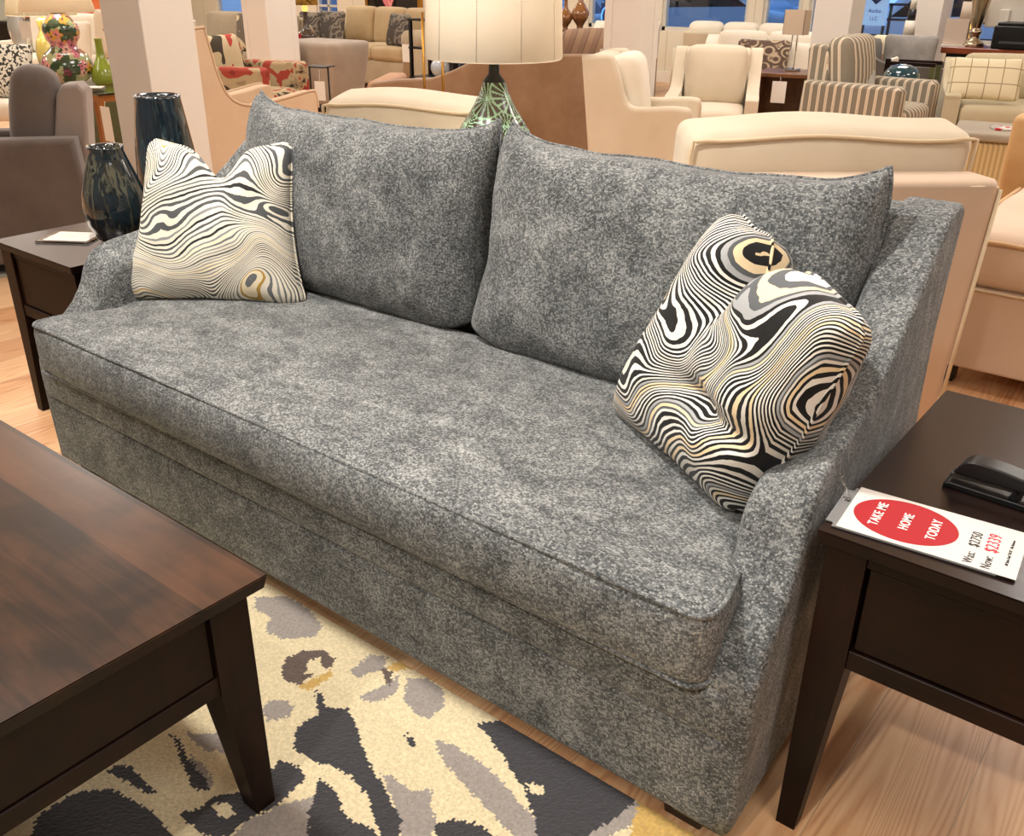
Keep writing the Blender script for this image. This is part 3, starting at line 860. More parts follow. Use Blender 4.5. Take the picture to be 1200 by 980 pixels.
for k, (a, b, z0, z1) in enumerate(WINS):
    w_ = thing('window_%d' % (k + 1), '', '', (a, 12.07, z0)); w_['kind'] = 'structure'; del w_['label']; del w_['category']
    fr = [box(0, b - a, -.04, .04, 0, .05), box(0, b - a, -.04, .04, z1 - z0 - .05, z1 - z0), box(0, .045, -.04, .04, 0, z1 - z0), box(b - a - .045, b - a, -.04, .04, 0, z1 - z0)]
    if k == 1: fr += [box((b - a) / 2 - .02, (b - a) / 2 + .02, -.03, .03, 0, z1 - z0)] + [box(0, b - a, -.03, .03, h, h + .035) for h in (.28, .85, 1.35)]
    obj('window_frame', merge(*fr), FRAME, w_, smooth=False)
    obj('pane', box(.03, b - a - .03, -.004, .004, .03, z1 - z0 - .03), GLASS, w_, smooth=False)
# columns
def column(label, x0, y0, sx, sy, strip=False):
    t = thing('column', label, 'column', (x0 + sx / 2, y0 + sy / 2, 0)); t['kind'] = 'structure'
    hx, hy = sx / 2, sy / 2
    obj('shaft', box(-hx, hx, -hy, hy, 0, 3.2, .004, 1), COLPAINT, t, smooth=False)
    if strip:
        for sxn in (-1, 1):
            for syn in (-1, 1):
                obj('corner_board', xf(box(-.03, .03, -.03, .03, 0, 3.2, .003, 1), (sxn * (hx - .022), syn * (hy - .022), 0)), COLPAINT, t, smooth=False)
    obj('plinth', box(-hx - .02, hx + .02, -hy - .02, hy + .02, 0, .16, .004, 1), COLPAINT, t, smooth=False)
column('wide cream column rising behind the left pillow', -4.86, 2.75, .36, .30)
column('cream column behind the red floral armchair', -8.3, 6.2, .36, .36, True)
column('cream column rising behind the side view wing chair', -3.80, 5.85, .27, .24, True)
column('cream column behind the striped armchair', -3.36, 8.45, .32, .32)
column('cream column left of the office counter', -3.20, 10.6, .30, .34)

# street outside
asph = bmesh.new(); bmesh.ops.create_grid(asph, x_segments=1, y_segments=1, size=1)
struct('street', xf(asph, (-9, 32, -.12), scale=(40, 19.8, 1)), plain('wet_asphalt', '#566272', .3))
FAC = spots('dusk_facade', [(0, '#55657a'), (.44, '#7a8ba2'), (.55, '#a3b4c8'), (.66, '#5f7086')], .9, (1.2, 1, .35), .6, .6)
fc = thing('shop_building', 'low shop building across the street seen through the windows', 'building', (-9, 27, 0))
obj('facade', box(-24, 24, 0, 4, -.12, 7), FAC, fc, smooth=False)
LITW = plain('lit_shop_window', '#bcd4ee', .4, emit='#8fc0f5', es=.9)
for k in range(9):
    obj('shop_window', box(-21 + k * 4.8, -18.4 + k * 4.8, -.06, -.01, .7, 2.6), LITW, fc, smooth=False)
def car(label, x, y, col, rot):
    t = thing('parked_car', label, 'car', (x, y, -.12), rot, 'cars parked outside')
    body = prism(catmull([(-2.1, .35), (-2.1, .75), (-1.3, .9), (-.7, 1.38), (.6, 1.42), (1.3, 1.0), (2.05, .85), (2.12, .4)], 5) + [(2.0, .25), (-2.0, .25)], -.85, .85, .12, 3, axis='y')
    obj('body', body, plain('car_paint_' + col[1:], col, .25, coat=.6), t, wn=True)
    for sy in (-1, 1):
        gl = prism([(-1.05, .93), (-.62, 1.3), (.55, 1.33), (1.1, 1.0)], min(sy * .853, sy * .80), max(sy * .853, sy * .80), .0, axis='y')
        obj('side_glass', gl, plain('car_glass', '#0d141d', .08) if 'car_glass' not in bpy.data.materials else bpy.data.materials['car_glass'], t, smooth=False)
    for wx in (-1.3, 1.3):
        for sy in (-1, 1):
            wl = lathe([(0, -.1), (.31, -.1), (.33, -.06), (.33, .06), (.31, .1), (0, .1)], 24, cap=False)
            obj('wheel', xf(wl, (wx, sy * .78, .33), (PI / 2, 0, 0)), BLACKM, t)
car('pale grey car parked outside behind the white sofas', -8.6, 16.6, '#9db2c8', .05)
car('silver car parked outside the left hand windows', -14.0, 17.0, '#9fb4cc', .0)
car('white car parked outside behind the striped figure', -3.9, 16.2, '#c5d6ea', .05)
rl = thing('street_railing', 'thin black railing standing outside the right hand windows', 'railing', (-3.3, 13.4, -.12))
for k in range(7): obj('post', box(-1.5 + k * .5 - .015, -1.5 + k * .5 + .015, -.015, .015, 0, 1.15), BLACKM, rl, smooth=False)
for h in (.75, .95, 1.13): obj('rail', box(-1.55, 1.55, -.015, .015, h, h + .03), BLACKM, rl, smooth=False)
sg = thing('sidewalk_sign', 'pale blue board with a dark shield standing outside the window', 'sign', (-4.40, 13.1, .28))
SIGNB = plain('pale_sign_board', '#cfe2f5', .5, emit='#7db8f0', es=.35)
SHB = plain('shield_blue', '#1f3566', .5)
obj('board', box(-.155, .155, -.02, .02, .5, .95), SIGNB, sg, smooth=False)
obj('shield', prism([(-.09, .93), (.09, .93), (.095, .87), (.065, .80), (0, .745), (-.065, .80), (-.095, .87)], -.026, -.021, 0, axis='y'), SHB, sg, smooth=False)
text('lettering', 'SHOW', .055, SIGNB, sg, (0, -.029, .89), (PI / 2, 0, 0), .002, .85)
text('lettering', '54', .055, SIGNB, sg, (0, -.029, .825), (PI / 2, 0, 0), .002, .85)
text('lettering', 'Autho', .065, SHB, sg, (0, -.024, .67), (PI / 2, 0, 0), .001, .9)
text('lettering', 'LLC', .06, SHB, sg, (0, -.024, .58), (PI / 2, 0, 0), .001, .9)
for sx in (-.13, .13): obj('sign_leg', box(sx - .015, sx + .015, -.015, .015, -.4, .5), BLACKM, sg, smooth=False)
wsn = thing('window_sign', 'blue script sign hung low in the window behind the white armchair', 'sign', (-7.55, 11.97, .72))
BLUEGLOW = plain('blue_sign_tube', '#5fa4f0', .4, emit='#4f9bf2', es=1.0)
obj('backing', box(-.32, .30, .0, .012, .0, .26, .003, 1), SHB, wsn, smooth=False)
obj('border_tube', tube(catmull([(.2, -.012, .2), (-.05, -.012, .225), (-.24, -.012, .2), (-.29, -.012, .12), (-.29, -.012, .04)], 5), .011, 6), BLUEGLOW, wsn)
text('lettering', 'Snee', .15, BLUEGLOW, wsn, (-.02, -.012, .09), (PI / 2, 0, 0), .004, .9)

# ------------------------------------------------------------------ showroom furniture
def block(w, d, h, r=.05, crown=.015, front=.012, side=0.0, warp=None, n=(8, 6, 3)):
    return puff(w, d, h, r, crown, front, n[0], n[1], n[2], 3, warp, side)

def seating(name, label, cat, loc, fdir, W, D, Hs, Ha, Hb, mat, arm='track', at=.11, bt=.14, lh=.1, rake=.08, ns=1, nb=0, cm=None,
            skirt=False, legm=None, piping=None, group=None, bh=None, bcw=None, bulge=.012, cush_t=.15):
    t = thing(name, label, cat, (loc[0], loc[1], 0), face(*fdir), group)
    cm = cm or mat; legm = legm or DARKFOOT
    z0 = .012 if skirt else lh
    f, b = -D / 2, D / 2
    obj('base', xf(block(W - 2 * at + .02, D - .06, Hs - cush_t - z0, .025, 0, 0), (0, -.01, z0)), mat, t)
    if not skirt:
        for sx in (-1, 1):
            for sy in (-1, 1):
                obj('leg', frustum(sx * (W / 2 - .06), sy * (D / 2 - .07), 0, lh + .03, .016, .025), legm, t, smooth=False)
    if arm == 'track':
        pr = [(f, z0), (f, Ha - .03), (f + .03, Ha), (b - .06, Ha), (b - .03, z0)]
    elif arm == 'slope':
        pr = [(f + .01, z0)] + catmull([(f, Ha * .55), (f, Ha - .05), (f + .04, Ha), (0, Ha + .005), (b * .45, Ha + .05), (b * .75, (Ha + Hb) / 2 + .05), (b * .9, Hb - .02), (b + .01, Hb)], 4) + [(b - rake, z0)]
    elif arm == 'wing':
        pr = [(f + .02, z0)] + catmull([(f, Ha - .06), (f + .02, Ha - .01), (f + .12, Ha), (b * .0, Ha - .012), (b * .2, Ha + .03), (b * .32, Ha + .14), (b * .42, Hb - .05), (b * .52, Hb + .004), (b * .7, Hb + .008)], 4) + [(b + .02, Hb), (b - rake - .02, z0)]
    if arm:
        for s in (-1, 1):
            o = obj('arm', prism(pr, min(s * W / 2, s * (W / 2 - at)), max(s * W / 2, s * (W / 2 - at)), .028, 3), mat, t, wn=True)
            if piping:
                k = 1 if arm == 'track' else 0
                obj('welt', tube([(s * (W / 2 - .004), y, z + .001) for y, z in pr[1:-1]], .006, 5), piping, o)
    bw = W - 2 * at + .01 if arm else W
    bp = [(b - bt - rake, Hs - .05), (b - bt, Hb - .05), (b - bt + .03, Hb - .005), (b - .03, Hb), (b, Hb - .04), (b - rake, z0), (b - bt - rake, z0)]
    bo = obj('backrest', prism(bp, -bw / 2, bw / 2, .02, 3), mat, t, wn=True)
    if piping:
        obj('welt', tube([(-bw / 2, b - .01, Hb - .015), (bw / 2, b - .01, Hb - .015)], .006, 5), piping, bo)
    sw = (W - 2 * at) / ns
    for i in range(ns):
        o = obj('seat_cushion', xf(block(sw - .006, D - bt - rake + .03, cush_t, .045, .02, .015), (-W / 2 + at + sw * (i + .5), f + (D - bt - rake + .03) / 2 - .005, Hs - cush_t)), cm, t)
    if nb:
        cw = (bcw or (W - 2 * at)) / nb
        ch = bh or (Hb - Hs + .06)
        for i in range(nb):
            c = block(cw - .008, .17, ch, .06, .012, .03)
            obj('back_cushion', c, cm, t, loc=(-(bcw or (W - 2 * at)) / 2 + cw * (i + .5), b - bt - rake - .07, Hs - .01), rot=(-.16, 0, 0))
    return t

def throw_p(label, mat, loc, rz, lean, w, h, t, group=None, notch=0, name='throw_pillow'):
    bm, rim = pillow(w, h, t, 18, .07, notch, .3, .004, loc[0], .42)
    o = obj(name, bm, mat, loc=loc, rot=(-lean, 0, rz)); return tag(o, label, 'pillow', group)

def hang_tag(label, loc, rz, w=.07, h=.11, s=.08):
    t = thing('hang_tag', label, 'price tag', loc, rz, 'white tags hung on the furniture')
    obj('card', box(-w / 2, w / 2, -.001, .001, -h, 0), TAGP, t, smooth=False)
    obj('string', tube([(0, 0, -.006), (.004, .004, s * .5), (0, .01, s)], .0015, 5), TAGP, t)
    return t

# cream slipcovered chairs back to back with the sofa
def slip_chair(label, corner, u, n, W, zb, zc, cw, coff, mat, cmat):
    """corner: right rear corner seen from behind, u: along the back, n: where it faces"""
    cx = corner[0] - u[0] * W / 2 + n[0] * .46; cy = corner[1] - u[1] * W / 2 + n[1] * .46
    t = thing('slipcovered_chair', label, 'armchair', (cx, cy, 0), face(*n))
    # local: front -y; seen from behind its right side is at local -x
    D = .92; f, b = -D / 2, D / 2
    obj('skirt', box(-W / 2, W / 2, f, b - .06, .02, .40, .02, 3), mat, t, wn=True)
    bp = [(b - .22, .36), (b - .12, zb - .03), (b - .09, zb), (b + .03, zb + .004), (b + .055, zb - .02), (b - .02, .02), (b - .2, .02)]
    bo = obj('backrest', prism(bp, -W / 2, W / 2, .03, 4), mat, t, wn=True)
    for s in (-1, 1):
        pts_ = [(s * (W / 2 - .006), b + .05, zb - .025), (s * (W / 2 - .004), b + .015, .4), (s * (W / 2 - .004), b - .015, .03)]
        obj('cording', tube(pts_, .006, 6), WHITE_PIPE, bo)
    wv = [(-W / 2 + .01 + (W - .02) * k / 16, b + .045 + .002 * math.sin(k), zb - .022 + .004 * math.sin(k * 1.7)) for k in range(17)]
    obj('cording', tube(wv, .006, 6), WHITE_PIPE, bo)
    for s in (-1, 1):
        pr = [(f, .02), (f, .56), (f + .04, .60), (b - .2, .61), (b - .08, .66), (b - .03, .02)]
        obj('arm', prism(pr, min(s * W / 2, s * (W / 2 - .13)), max(s * W / 2, s * (W / 2 - .13)), .035, 4), mat, t, wn=True)
    obj('seat_cushion', xf(block(W - .27, .74, .16, .05, .02), (0, -.08, .36)), cmat, t)
    hh = zc - .47
    def wp(c, u_, v, s):
        if s > .3: c.z += .012 * math.sin(c.x * 9 + 1) * (s - .3)
        return c
    cu = block(cw, .22, hh, .045, .012, .02, .0, wp, (14, 4, 6))
    co = obj('back_cushion', cu, cmat, t, loc=(coff, b - .30, .47), rot=(-.15, 0, 0))
    rimp = []
    for k in range(13): rimp.append((-cw / 2 + .02 + (cw - .04) * k / 12, .112, hh - .012 + .012 * math.sin((-cw / 2 + cw * k / 12) * 9 + 1) * .65))
    rimp = [(-cw / 2 + .006, .112, .05), (-cw / 2 + .006, .112, hh - .06)] + rimp + [(cw / 2 - .006, .112, hh - .06), (cw / 2 - .006, .112, .05)]
    obj('cording', tube(catmull(rimp, 2), .006, 6), WHITE_PIPE, co)
    return t
slip_chair('wide cream slipcovered chair with its back right behind the sofa on the right', (-.585, 2.99), (.74, .67), (-.67, .74), 1.02, .815, .938, .87, -.075, ROSE, CREAM2)
slip_chair('cream chair behind the sofa with only its back cushion showing left of the lamp', (-2.22, 2.60), (.94, .33), (-.33, .94), .72, .76, .905, .66, .0, CREAM, CREAM2)

# lamp on its small table behind the sofa
lt = thing('side_table', 'small square table under the green patterned lamp behind the sofa', 'table', (-1.985, 2.42, 0))
obj('table_top', box(-.17, .17, -.17, .17, .625, .65, .003, 1), ESP_DARK_TOP, lt, smooth=False)
for sx in (-1, 1):
    for sy in (-1, 1): obj('leg', frustum(sx * .145, sy * .145, 0, .626, .012, .018), ESP_Z, lt, smooth=False)
def fan_lamp():
    prof = catmull([(.075, .626), (.10, .64), (.135, .70), (.148, .755), (.135, .81), (.10, .87), (.068, .92), (.046, .965), (.036, .995)], 14)
    seg = 200; bm = bmesh.new(); lay = bm.loops.layers.float_color.new('pattern')
    dark, mint = lin('#3a2f27'), lin('#94bd9c')
    rings = [[bm.verts.new((r * math.cos(2 * PI * k / seg), r * math.sin(2 * PI * k / seg), z)) for k in range(seg)] for r, z in prof]
    s = [0]
    for a, b in zip(prof, prof[1:]): s.append(s[-1] + math.hypot(a[0] - b[0], a[1] - b[1]))
    cen = []
    for row, (zc, cnt, off) in enumerate(((.06, 5, .1), (.165, 5, .6), (.285, 4, .15), (.375, 4, .6))):
        for q in range(cnt): cen.append(((q + off) / cnt * 2 * PI, zc, [.10, .105, .085, .07][row]))
    def col(th, sv, r):
        best = None
        for ct_, cs, R in cen[::-1]:
            d = (th - ct_ + PI) % (2 * PI) - PI
            dx, dy = d * r, sv - cs; rad = math.hypot(dx, dy)
            if rad < R:
                if rad > R - .006: return mint
                an = math.atan2(dy, dx) / (2 * PI) * 17
                return mint if abs(an % 1 - .5) < .125 + .002 / max(rad, .006) else dark
        return dark
    for i in range(len(prof) - 1):
        for k in range(seg):
            f = bm.faces.new((rings[i][k], rings[i][(k + 1) % seg], rings[i + 1][(k + 1) % seg], rings[i + 1][k]))
            c = col((k + .5) / seg * 2 * PI, (s[i] + s[i + 1]) / 2, (prof[i][0] + prof[i + 1][0]) / 2)
            for lp in f.loops: lp[lay] = c
    return bm
tl = thing('table_lamp', 'large ivory drum shade lamp with a green fan patterned base behind the sofa', 'lamp', (-1.985, 2.42, .025))
obj('lamp_base', fan_lamp(), vcol('glazed_fan_pattern', .22, .25), tl, rot=(0, 0, .9))
obj('foot_ring', lathe([(0, .625), (.078, .625), (.078, .632), (0, .632)], 40, cap=False), BLACKM, tl)
obj('neck', lathe([(.036, .993), (.034, 1.0), (.018, 1.02), (.016, 1.06), (.012, 1.12), (0, 1.12)], 24, cap=False), plain('black_glaze', '#070606', .4, spec=.2), tl)
sh = []
for k in range(72):
    pass
shb = lathe([(.212, 1.065), (.217, 1.070), (.203, 1.40), (.199, 1.40), (.212, 1.072)], 72, cap=False)
so_ = obj('lamp_shade', shb, IVORY_SHADE, tl)
for k in range(10):
    a = 2 * PI * k / 10 + .13
    obj('seam', tube([(.2172 * math.cos(a), .2172 * math.sin(a), 1.069), (.2036 * math.cos(a), .2036 * math.sin(a), 1.398)], .0012, 5), IVORY_SHADE, so_)
obj('bulb', lathe([(0, 1.12), (.02, 1.12), (.03, 1.17), (.02, 1.21), (0, 1.215)], 16, cap=False), plain('lit_bulb', '#ffe2b0', .4, emit='#ffe6c4', es=8), tl)
obj('harp', tube([(0, 0, 1.12), (.05, 0, 1.16), (.05, 0, 1.32), (0, 0, 1.37)], .002, 5), BRASS, tl)

# right hand side: slipcovered chaise
ch = thing('slipcovered_chaise', 'pale pink beige slipcovered chaise right of the end table, skirt to the floor', 'chaise', (-.19, 3.98, 0))
obj('skirt', box(-.56, .56, -.575, .56, .075, .37, .012, 2), ROSE, ch, wn=True)
obj('hem_piping', tube([(-.562, -.578, .365), (.562, -.578, .365)], .006, 6), WHITE_PIPE, ch)
def chw(c, u, v, s):
    c.z += .006 * noise.noise(Vector((c.x * 5, c.y * 5, s)))
    return c
cu = obj('seat_cushion', xf(puff(1.13, 1.14, .185, .05, .03, .012, 12, 12, 4, 4, chw), (0, -.005, .37)), ROSE, ch)
obj('piping', tube([(-.52, -.575, .532)] + [(-.5 + k * .1, -.582, .532 + .002 * math.sin(k * 2)) for k in range(11)] + [(.52, -.575, .532)], .008, 6), plain('tan_cording', '#c9a67c', .8), ch)
obj('piping', tube([(-.572, -.54 + k * .1, .532) for k in range(11)], .008, 6), bpy.data.materials['tan_cording'], ch)
for sx in (-.5, .5):
    for sy in (-.5, .5): obj('foot', frustum(sx, sy, 0, .08, .03, .03), BLACKM, ch, smooth=False)
throw_p('small white pillow with a lime green motif lying on the chaise', spots('lime_motif', [(0, '#f1eee9'), (.58, '#c9cf3e'), (.64, '#f1eee9')], 7), (-.45, 4.28, .555), .2, 1.2, .42, .38, .12)
tn = seating('tan_armchair', 'tan chenille armchair with a piped pale cushion behind the chaise', 'armchair', (-.42, 5.02), (0, -1), .95, .72, .5, .80, .82, fabric('tan_chenille', '#cda97a', '#c29b69', 6), 'track', .16, .14, .08, .06, 1, 1, ROSE)
jt = thing('woven_bench', 'woven jute bench whose corner shows at the right frame edge', 'bench', (.18, 2.55, 0))
JUTE = stripes('woven_jute', [(0, '#b08a5e'), (.5, '#8b6a45')], .014, (.6, .6, 1))
obj('seat', box(-.22, .22, -.2, .2, .40, .46, .01, 2), JUTE, jt)
for sx in (-1, 1):
    for sy in (-1, 1): obj('leg', box(sx * .195 - .025, sx * .195 + .025, sy * .175 - .025, sy * .175 + .025, 0, .40, .006, 2), JUTE, jt)

# left side: grey armchair seen from its side
gd = Vector((-.65, -.76)); gn = Vector((-.76, .65))
rear = Vector((-4.22, 2.22))
gc = rear + gd * .46 + gn * .21
g = seating('grey_armchair', 'dark grey velvet armchair seen from the side at the left frame edge', 'armchair', gc, gd, .42, .92, .47, .635, .86, GREYF, 'track', .13, .13, .06, .09, 1, 1, GREYF, bh=.47, bcw=.20)
for o in kids(g):
    if o.name.startswith('backrest'):
        o.data = o.data.copy(); o.data.materials[0] = GREYL
rg2 = obj('area_rug', box(-5.9, -4.55, .9, 1.98, .001, .012), spots('blue_grey_rug_wool', [(0, '#7d8a90'), (.5, '#a4a79f'), (.6, '#c2b79c')], 3), smooth=False)
tag(rg2, 'blue grey rug in front of the grey armchair', 'rug')

# glass table, gourd lamp
gt = thing('glass_side_table', 'glass topped side table on a crossed honey wood frame under the flowered lamp', 'table', (-6.5, 3.55, 0))
obj('glass_top', box(-.45, .45, -.24, .24, .588, .60, .002, 1), clear_glass('green_edge_glass', '#cfe3d6', .02), gt, smooth=False)
for s in (-1, 1):
    obj('top_rail', box(-.43, .43, s * .21 - .015, s * .21 + .015, .545, .587, .002, 1), GOLDWOOD, gt, smooth=False)
    obj('bottom_rail', box(-.43, .43, s * .21 - .015, s * .21 + .015, .03, .07, .002, 1), GOLDWOOD, gt, smooth=False)
    for sx in (-1, 1):
        obj('leg', frustum(sx * .41, s * .21, 0, .546, .02, .018), GOLDWOOD, gt, smooth=False)
    obj('end_rail', box(s * .41 - .014, s * .41 + .014, -.2, .2, .545, .587, .002, 1), GOLDWOOD, gt, smooth=False)
hang_tag('white price card hung on the honey wood side table', (-5.98, 3.30, .53), 0, .11, .22, .03)
def gourd():
    prof = catmull([(.07, .0), (.12, .02), (.165, .08), (.17, .13), (.145, .19), (.095, .235), (.088, .26), (.11, .30), (.12, .345), (.11, .39), (.075, .435), (.05, .46), (.048, .49), (.052, .50)], 6)
    seg = 96; bm = bmesh.new(); lay = bm.loops.layers.float_color.new('pattern'); rnd = random.Random(5)
    fl = []
    for q in range(95):
        a = rnd.uniform(0, 2 * PI); z = rnd.uniform(.02, .46); fl.append((a, z, rnd.uniform(.020, .036), rnd.choice(['#e08d8f', '#e5a19b', '#d9a23a', '#c76f86', '#7c2f4e', '#e8b7a8'])))
    rings = [[bm.verts.new((r * math.cos(2 * PI * k / seg), r * math.sin(2 * PI * k / seg), z)) for k in range(seg)] for r, z in prof]
    for i in range(len(prof) - 1):
        for k in range(seg):
            f = bm.faces.new((rings[i][k], rings[i][(k + 1) % seg], rings[i + 1][(k + 1) % seg], rings[i + 1][k]))
            r = prof[i][0]; z = prof[i][1]; th = k / seg * 2 * PI
            c = lin('#2f4a30') if noise.noise(Vector((math.cos(th) * 2.2, math.sin(th) * 2.2, z * 14))) < .05 else lin('#a9b487')
            for a, fz, R, cc in fl:
                d = (th - a + PI) % (2 * PI) - PI; rad = math.hypot(d * r, z - fz)
                if rad < R * (1 + .25 * math.cos(5 * math.atan2(z - fz, d * r))):
                    c = lin('#5d2437') if rad < R * .3 else lin(cc)
            if z > .455: c = lin('#2f4a2d')
            for lp in f.loops: lp[lay] = c
    return bm
fl_ = thing('table_lamp', 'table lamp with a flowered double gourd base on the glass table', 'lamp', (-6.78, 3.52, .60))
obj('lamp_base', gourd(), vcol('glazed_flowers', .12, 1.0), fl_)
obj('lamp_shade', lathe([(.24, .47), (.244, .472), (.18, .80), (.177, .80), (.24, .475)], 48, cap=False), shade_mat('cream_shade', '#fbf3e2', .5), fl_)
obj('neck', lathe([(.05, .499), (.02, .51), (.012, .60), (0, .6)], 16, cap=False), BRASS, fl_)
obj('bulb', lathe([(0, .58), (.025, .6), (.03, .65), (0, .69)], 16, cap=False), bpy.data.materials['lit_bulb'], fl_)
hang_tag('small white tag hung from the flowered lamp', (-6.87, 3.32, 1.01), .4, .09, .11, .05)
yl = thing('table_lamp', 'pale yellow table lamp half hidden behind the flowered lamp', 'lamp', (-8.2, 4.12, 0))
obj('lamp_base', lathe(catmull([(.05, .60), (.09, .62), (.10, .70), (.08, .80), (.045, .87), (.05, .92), (.045, .96), (0, .97)], 4), 32, cap=False), plain('yellow_glaze', '#e3d27a', .15, coat=.6), yl)
obj('lamp_shade', lathe([(.27, .99), (.273, .992), (.21, 1.3), (.207, 1.3), (.27, .995)], 40, cap=False), shade_mat('grey_shade', '#d6cdb9', .3), yl)
obj('neck', lathe([(.02, .96), (.012, .98), (.012, 1.1), (0, 1.1)], 12, cap=False), BRASS, yl)
ydt = thing('side_table', 'side table under the pale yellow lamp', 'table', (-8.2, 4.12, 0))
obj('table_top', box(-.24, .24, -.24, .24, .57, .60, .004, 1), ESP_DARK_TOP, ydt, smooth=False)
for sx in (-1, 1):
    for sy in (-1, 1): obj('leg', frustum(sx * .2, sy * .2, 0, .57, .014, .02), ESP_Z, ydt, smooth=False)
gv = lathe(catmull([(.0, 0), (.06, .0), (.085, .03), (.075, .09), (.045, .15), (.027, .20), (.025, .29), (.028, .295)], 4) + [(.02, .29), (0, .2)], 32, cap=False)
o = obj('bottle_vase', gv, plain('green_glaze', '#8a9a34', .2, coat=.5), loc=(-6.60, 3.68, .60)); tag(o, 'lime green bottle vase on the glass side table', 'vase')
for k, c in enumerate(('#cfc9bf', '#6f7b78', '#e8e4da')):
    o = obj('booklet', box(-.07, .07, -.05, .05, 0, .008, .001, 1), plain('booklet_%d' % k if False else 'booklet_cover_' + c[1:], c, .5), loc=(-6.36 + .05 * k, 3.45 - .03 * k, .6005 + .0085 * k), rot=(0, 0, .4 * k), smooth=False)
    tag(o, ['beige booklet at the bottom of the stack on the glass table', 'grey green booklet in the middle of the stack on the glass table', 'white booklet on top of the stack on the glass table'][k], 'booklet', 'booklets on the glass table')
ot = thing('ottoman', 'olive green velvet cube ottoman behind the glass side table', 'ottoman', (-7.42, 4.12, 0), .1)
obj('body', xf(block(.62, .6, .50, .05, .03, .01), (0, 0, .03)), OLIVE, ot)
for sx in (-1, 1):
    for sy in (-1, 1): obj('foot', frustum(sx * .25, sy * .24, 0, .04, .02, .02), DARKFOOT, ot, smooth=False)
ws = seating('white_sofa', 'white cotton sofa with loose cushions far left behind the lamps', 'sofa', (-10.4, 5.75), (.45, -.89), 2.0, .9, .48, .62, .84, WHITEF, 'slope', .14, .16, .08, .08, 2, 2)
throw_p('large cream pillow standing on the far left white sofa', CREAM, (-9.72, 5.62, .48), .47, .2, .55, .5, .16)
throw_p('white pillow behind the flowered lamp on the white sofa', WHITEF, (-10.15, 5.38, .48), .3, .2, .42, .38, .14)
SPOT = spots('spotted_cotton', [(0, '#3a3a34'), (.47, '#d9d5c6')], 42, (1, 1, 1), .9, .3)
throw_p('black and white spotted pillow beside the grey armchair', SPOT, (-7.58, 3.38, .44), .5, .35, .5, .42, .14)
spb = thing('bench', 'low cream bench holding the spotted pillow', 'bench', (-7.80, 3.44, 0), .3)
obj('seat', xf(block(.75, .45, .14, .04, .02), (0, 0, .30)), WHITEF, spb)
for sx in (-1, 1):
    for sy in (-1, 1): obj('leg', frustum(sx * .3, sy * .16, 0, .31, .014, .018), DARKFOOT, spb, smooth=False)
bc = thing('black_cabinet', 'long black cabinet at the far left', 'cabinet', (-12.7, 6.6, 0), .5)
obj('carcass', box(-.9, .9, -.22, .22, .06, .72, .005, 1), BLACKM, bc, smooth=False)
for k in range(3): obj('door', box(-.88 + k * .59, -.31 + k * .59, -.235, -.222, .08, .70, .003, 1), plain('black_lacquer', '#15130f', .3) if k == 0 else bpy.data.materials['black_lacquer'], bc, smooth=False)
obj('plinth', box(-.85, .85, -.18, .18, 0, .06), BLACKM, bc, smooth=False)
throw_p('coral orange cushion standing on the black cabinet', fabric('coral_weave', '#d9784a', '#c9643a', 9), (-12.25, 6.78, .73), .5, .1, .42, .34, .12)
throw_p('white and orange dotted cushion standing on the black cabinet', spots('dotted_orange', [(0, '#d9784a'), (.42, '#efe2cd')], 14), (-13.0, 6.42, .73), .5, .1, .4, .34, .12)
cl = thing('floor_lamp', 'slim glass column lamp with a hanging tag at the far left', 'lamp', (-8.95, 4.25, 0))
obj('base', lathe([(0, 0), (.14, 0), (.14, .02), (.02, .03), (.02, .5), (0, .5)], 24, cap=False), BRASS, cl)
obj('glass_column', lathe(catmull([(.03, .5), (.07, .56), (.05, .7), (.075, .85), (.05, 1.0), (.06, 1.15), (.02, 1.25)], 4), 24), plain('grey_crystal', '#a7a9a6', .12, coat=.6), cl)
obj('lamp_shade', lathe([(.22, 1.3), (.222, 1.3), (.17, 1.6), (.168, 1.6)], 32, cap=False), shade_mat('grey_green_shade', '#c7cabb', .3), cl)
hang_tag('white tag hanging from the glass column lamp', (-8.83, 4.12, .72), .6, .05, .14, .12)

# peach slipcovered wing chair, side view
pc = thing('slipcovered_wing_chair', 'peach slipcovered wing chair with a tall back, left of the grey sofa', 'armchair', (-5.11, 3.60, 0), face(.06, 1))
W, D = .58, 1.0; f, b = -D / 2, D / 2
pr = [(f + .02, .01)] + catmull([(f, .55), (f + .01, .635), (f + .05, .655), (f + .26, .625), (f + .50, .605), (f + .63, .66), (f + .69, .78), (f + .72, .92), (f + .745, 1.045)], 4) + [(b + .05, 1.02), (b + .03, .8), (b - .06, .01)]
def wrink(bm):
    for v in bm.verts: v.co.x += .004 * noise.noise(Vector((v.co.y * 8, v.co.z * 8, 1)))
    return bm
for s in (-1, 1):
    bm = prism(pr, min(s * W / 2, s * (W / 2 - .11)), max(s * W / 2, s * (W / 2 - .11)), .018, 3)
    a_ = obj('side_cover', bm, PEACH, pc, wn=True)
    obj('welt', tube([(s * (W / 2 - .003), y, z + .003) for y, z in pr[1:-2]], .008, 6), PEACH, a_)
obj('back_cover', prism([(f + .76, .3), (f + .79, 1.0), (f + .81, 1.03), (b + .04, 1.01), (b + .02, .8), (b - .07, .01), (f + .76, .01)], -W / 2 + .10, W / 2 - .10, .01, 2), PEACH, pc, wn=True)
obj('front_skirt', box(-W / 2 + .1, W / 2 - .1, f + .02, f + .7, .01, .34, .01, 2), PEACH, pc, wn=True)
obj('seat_cushion', xf(block(W - .22, .68, .15, .05, .02), (0, f + .36, .33)), PEACH, pc)

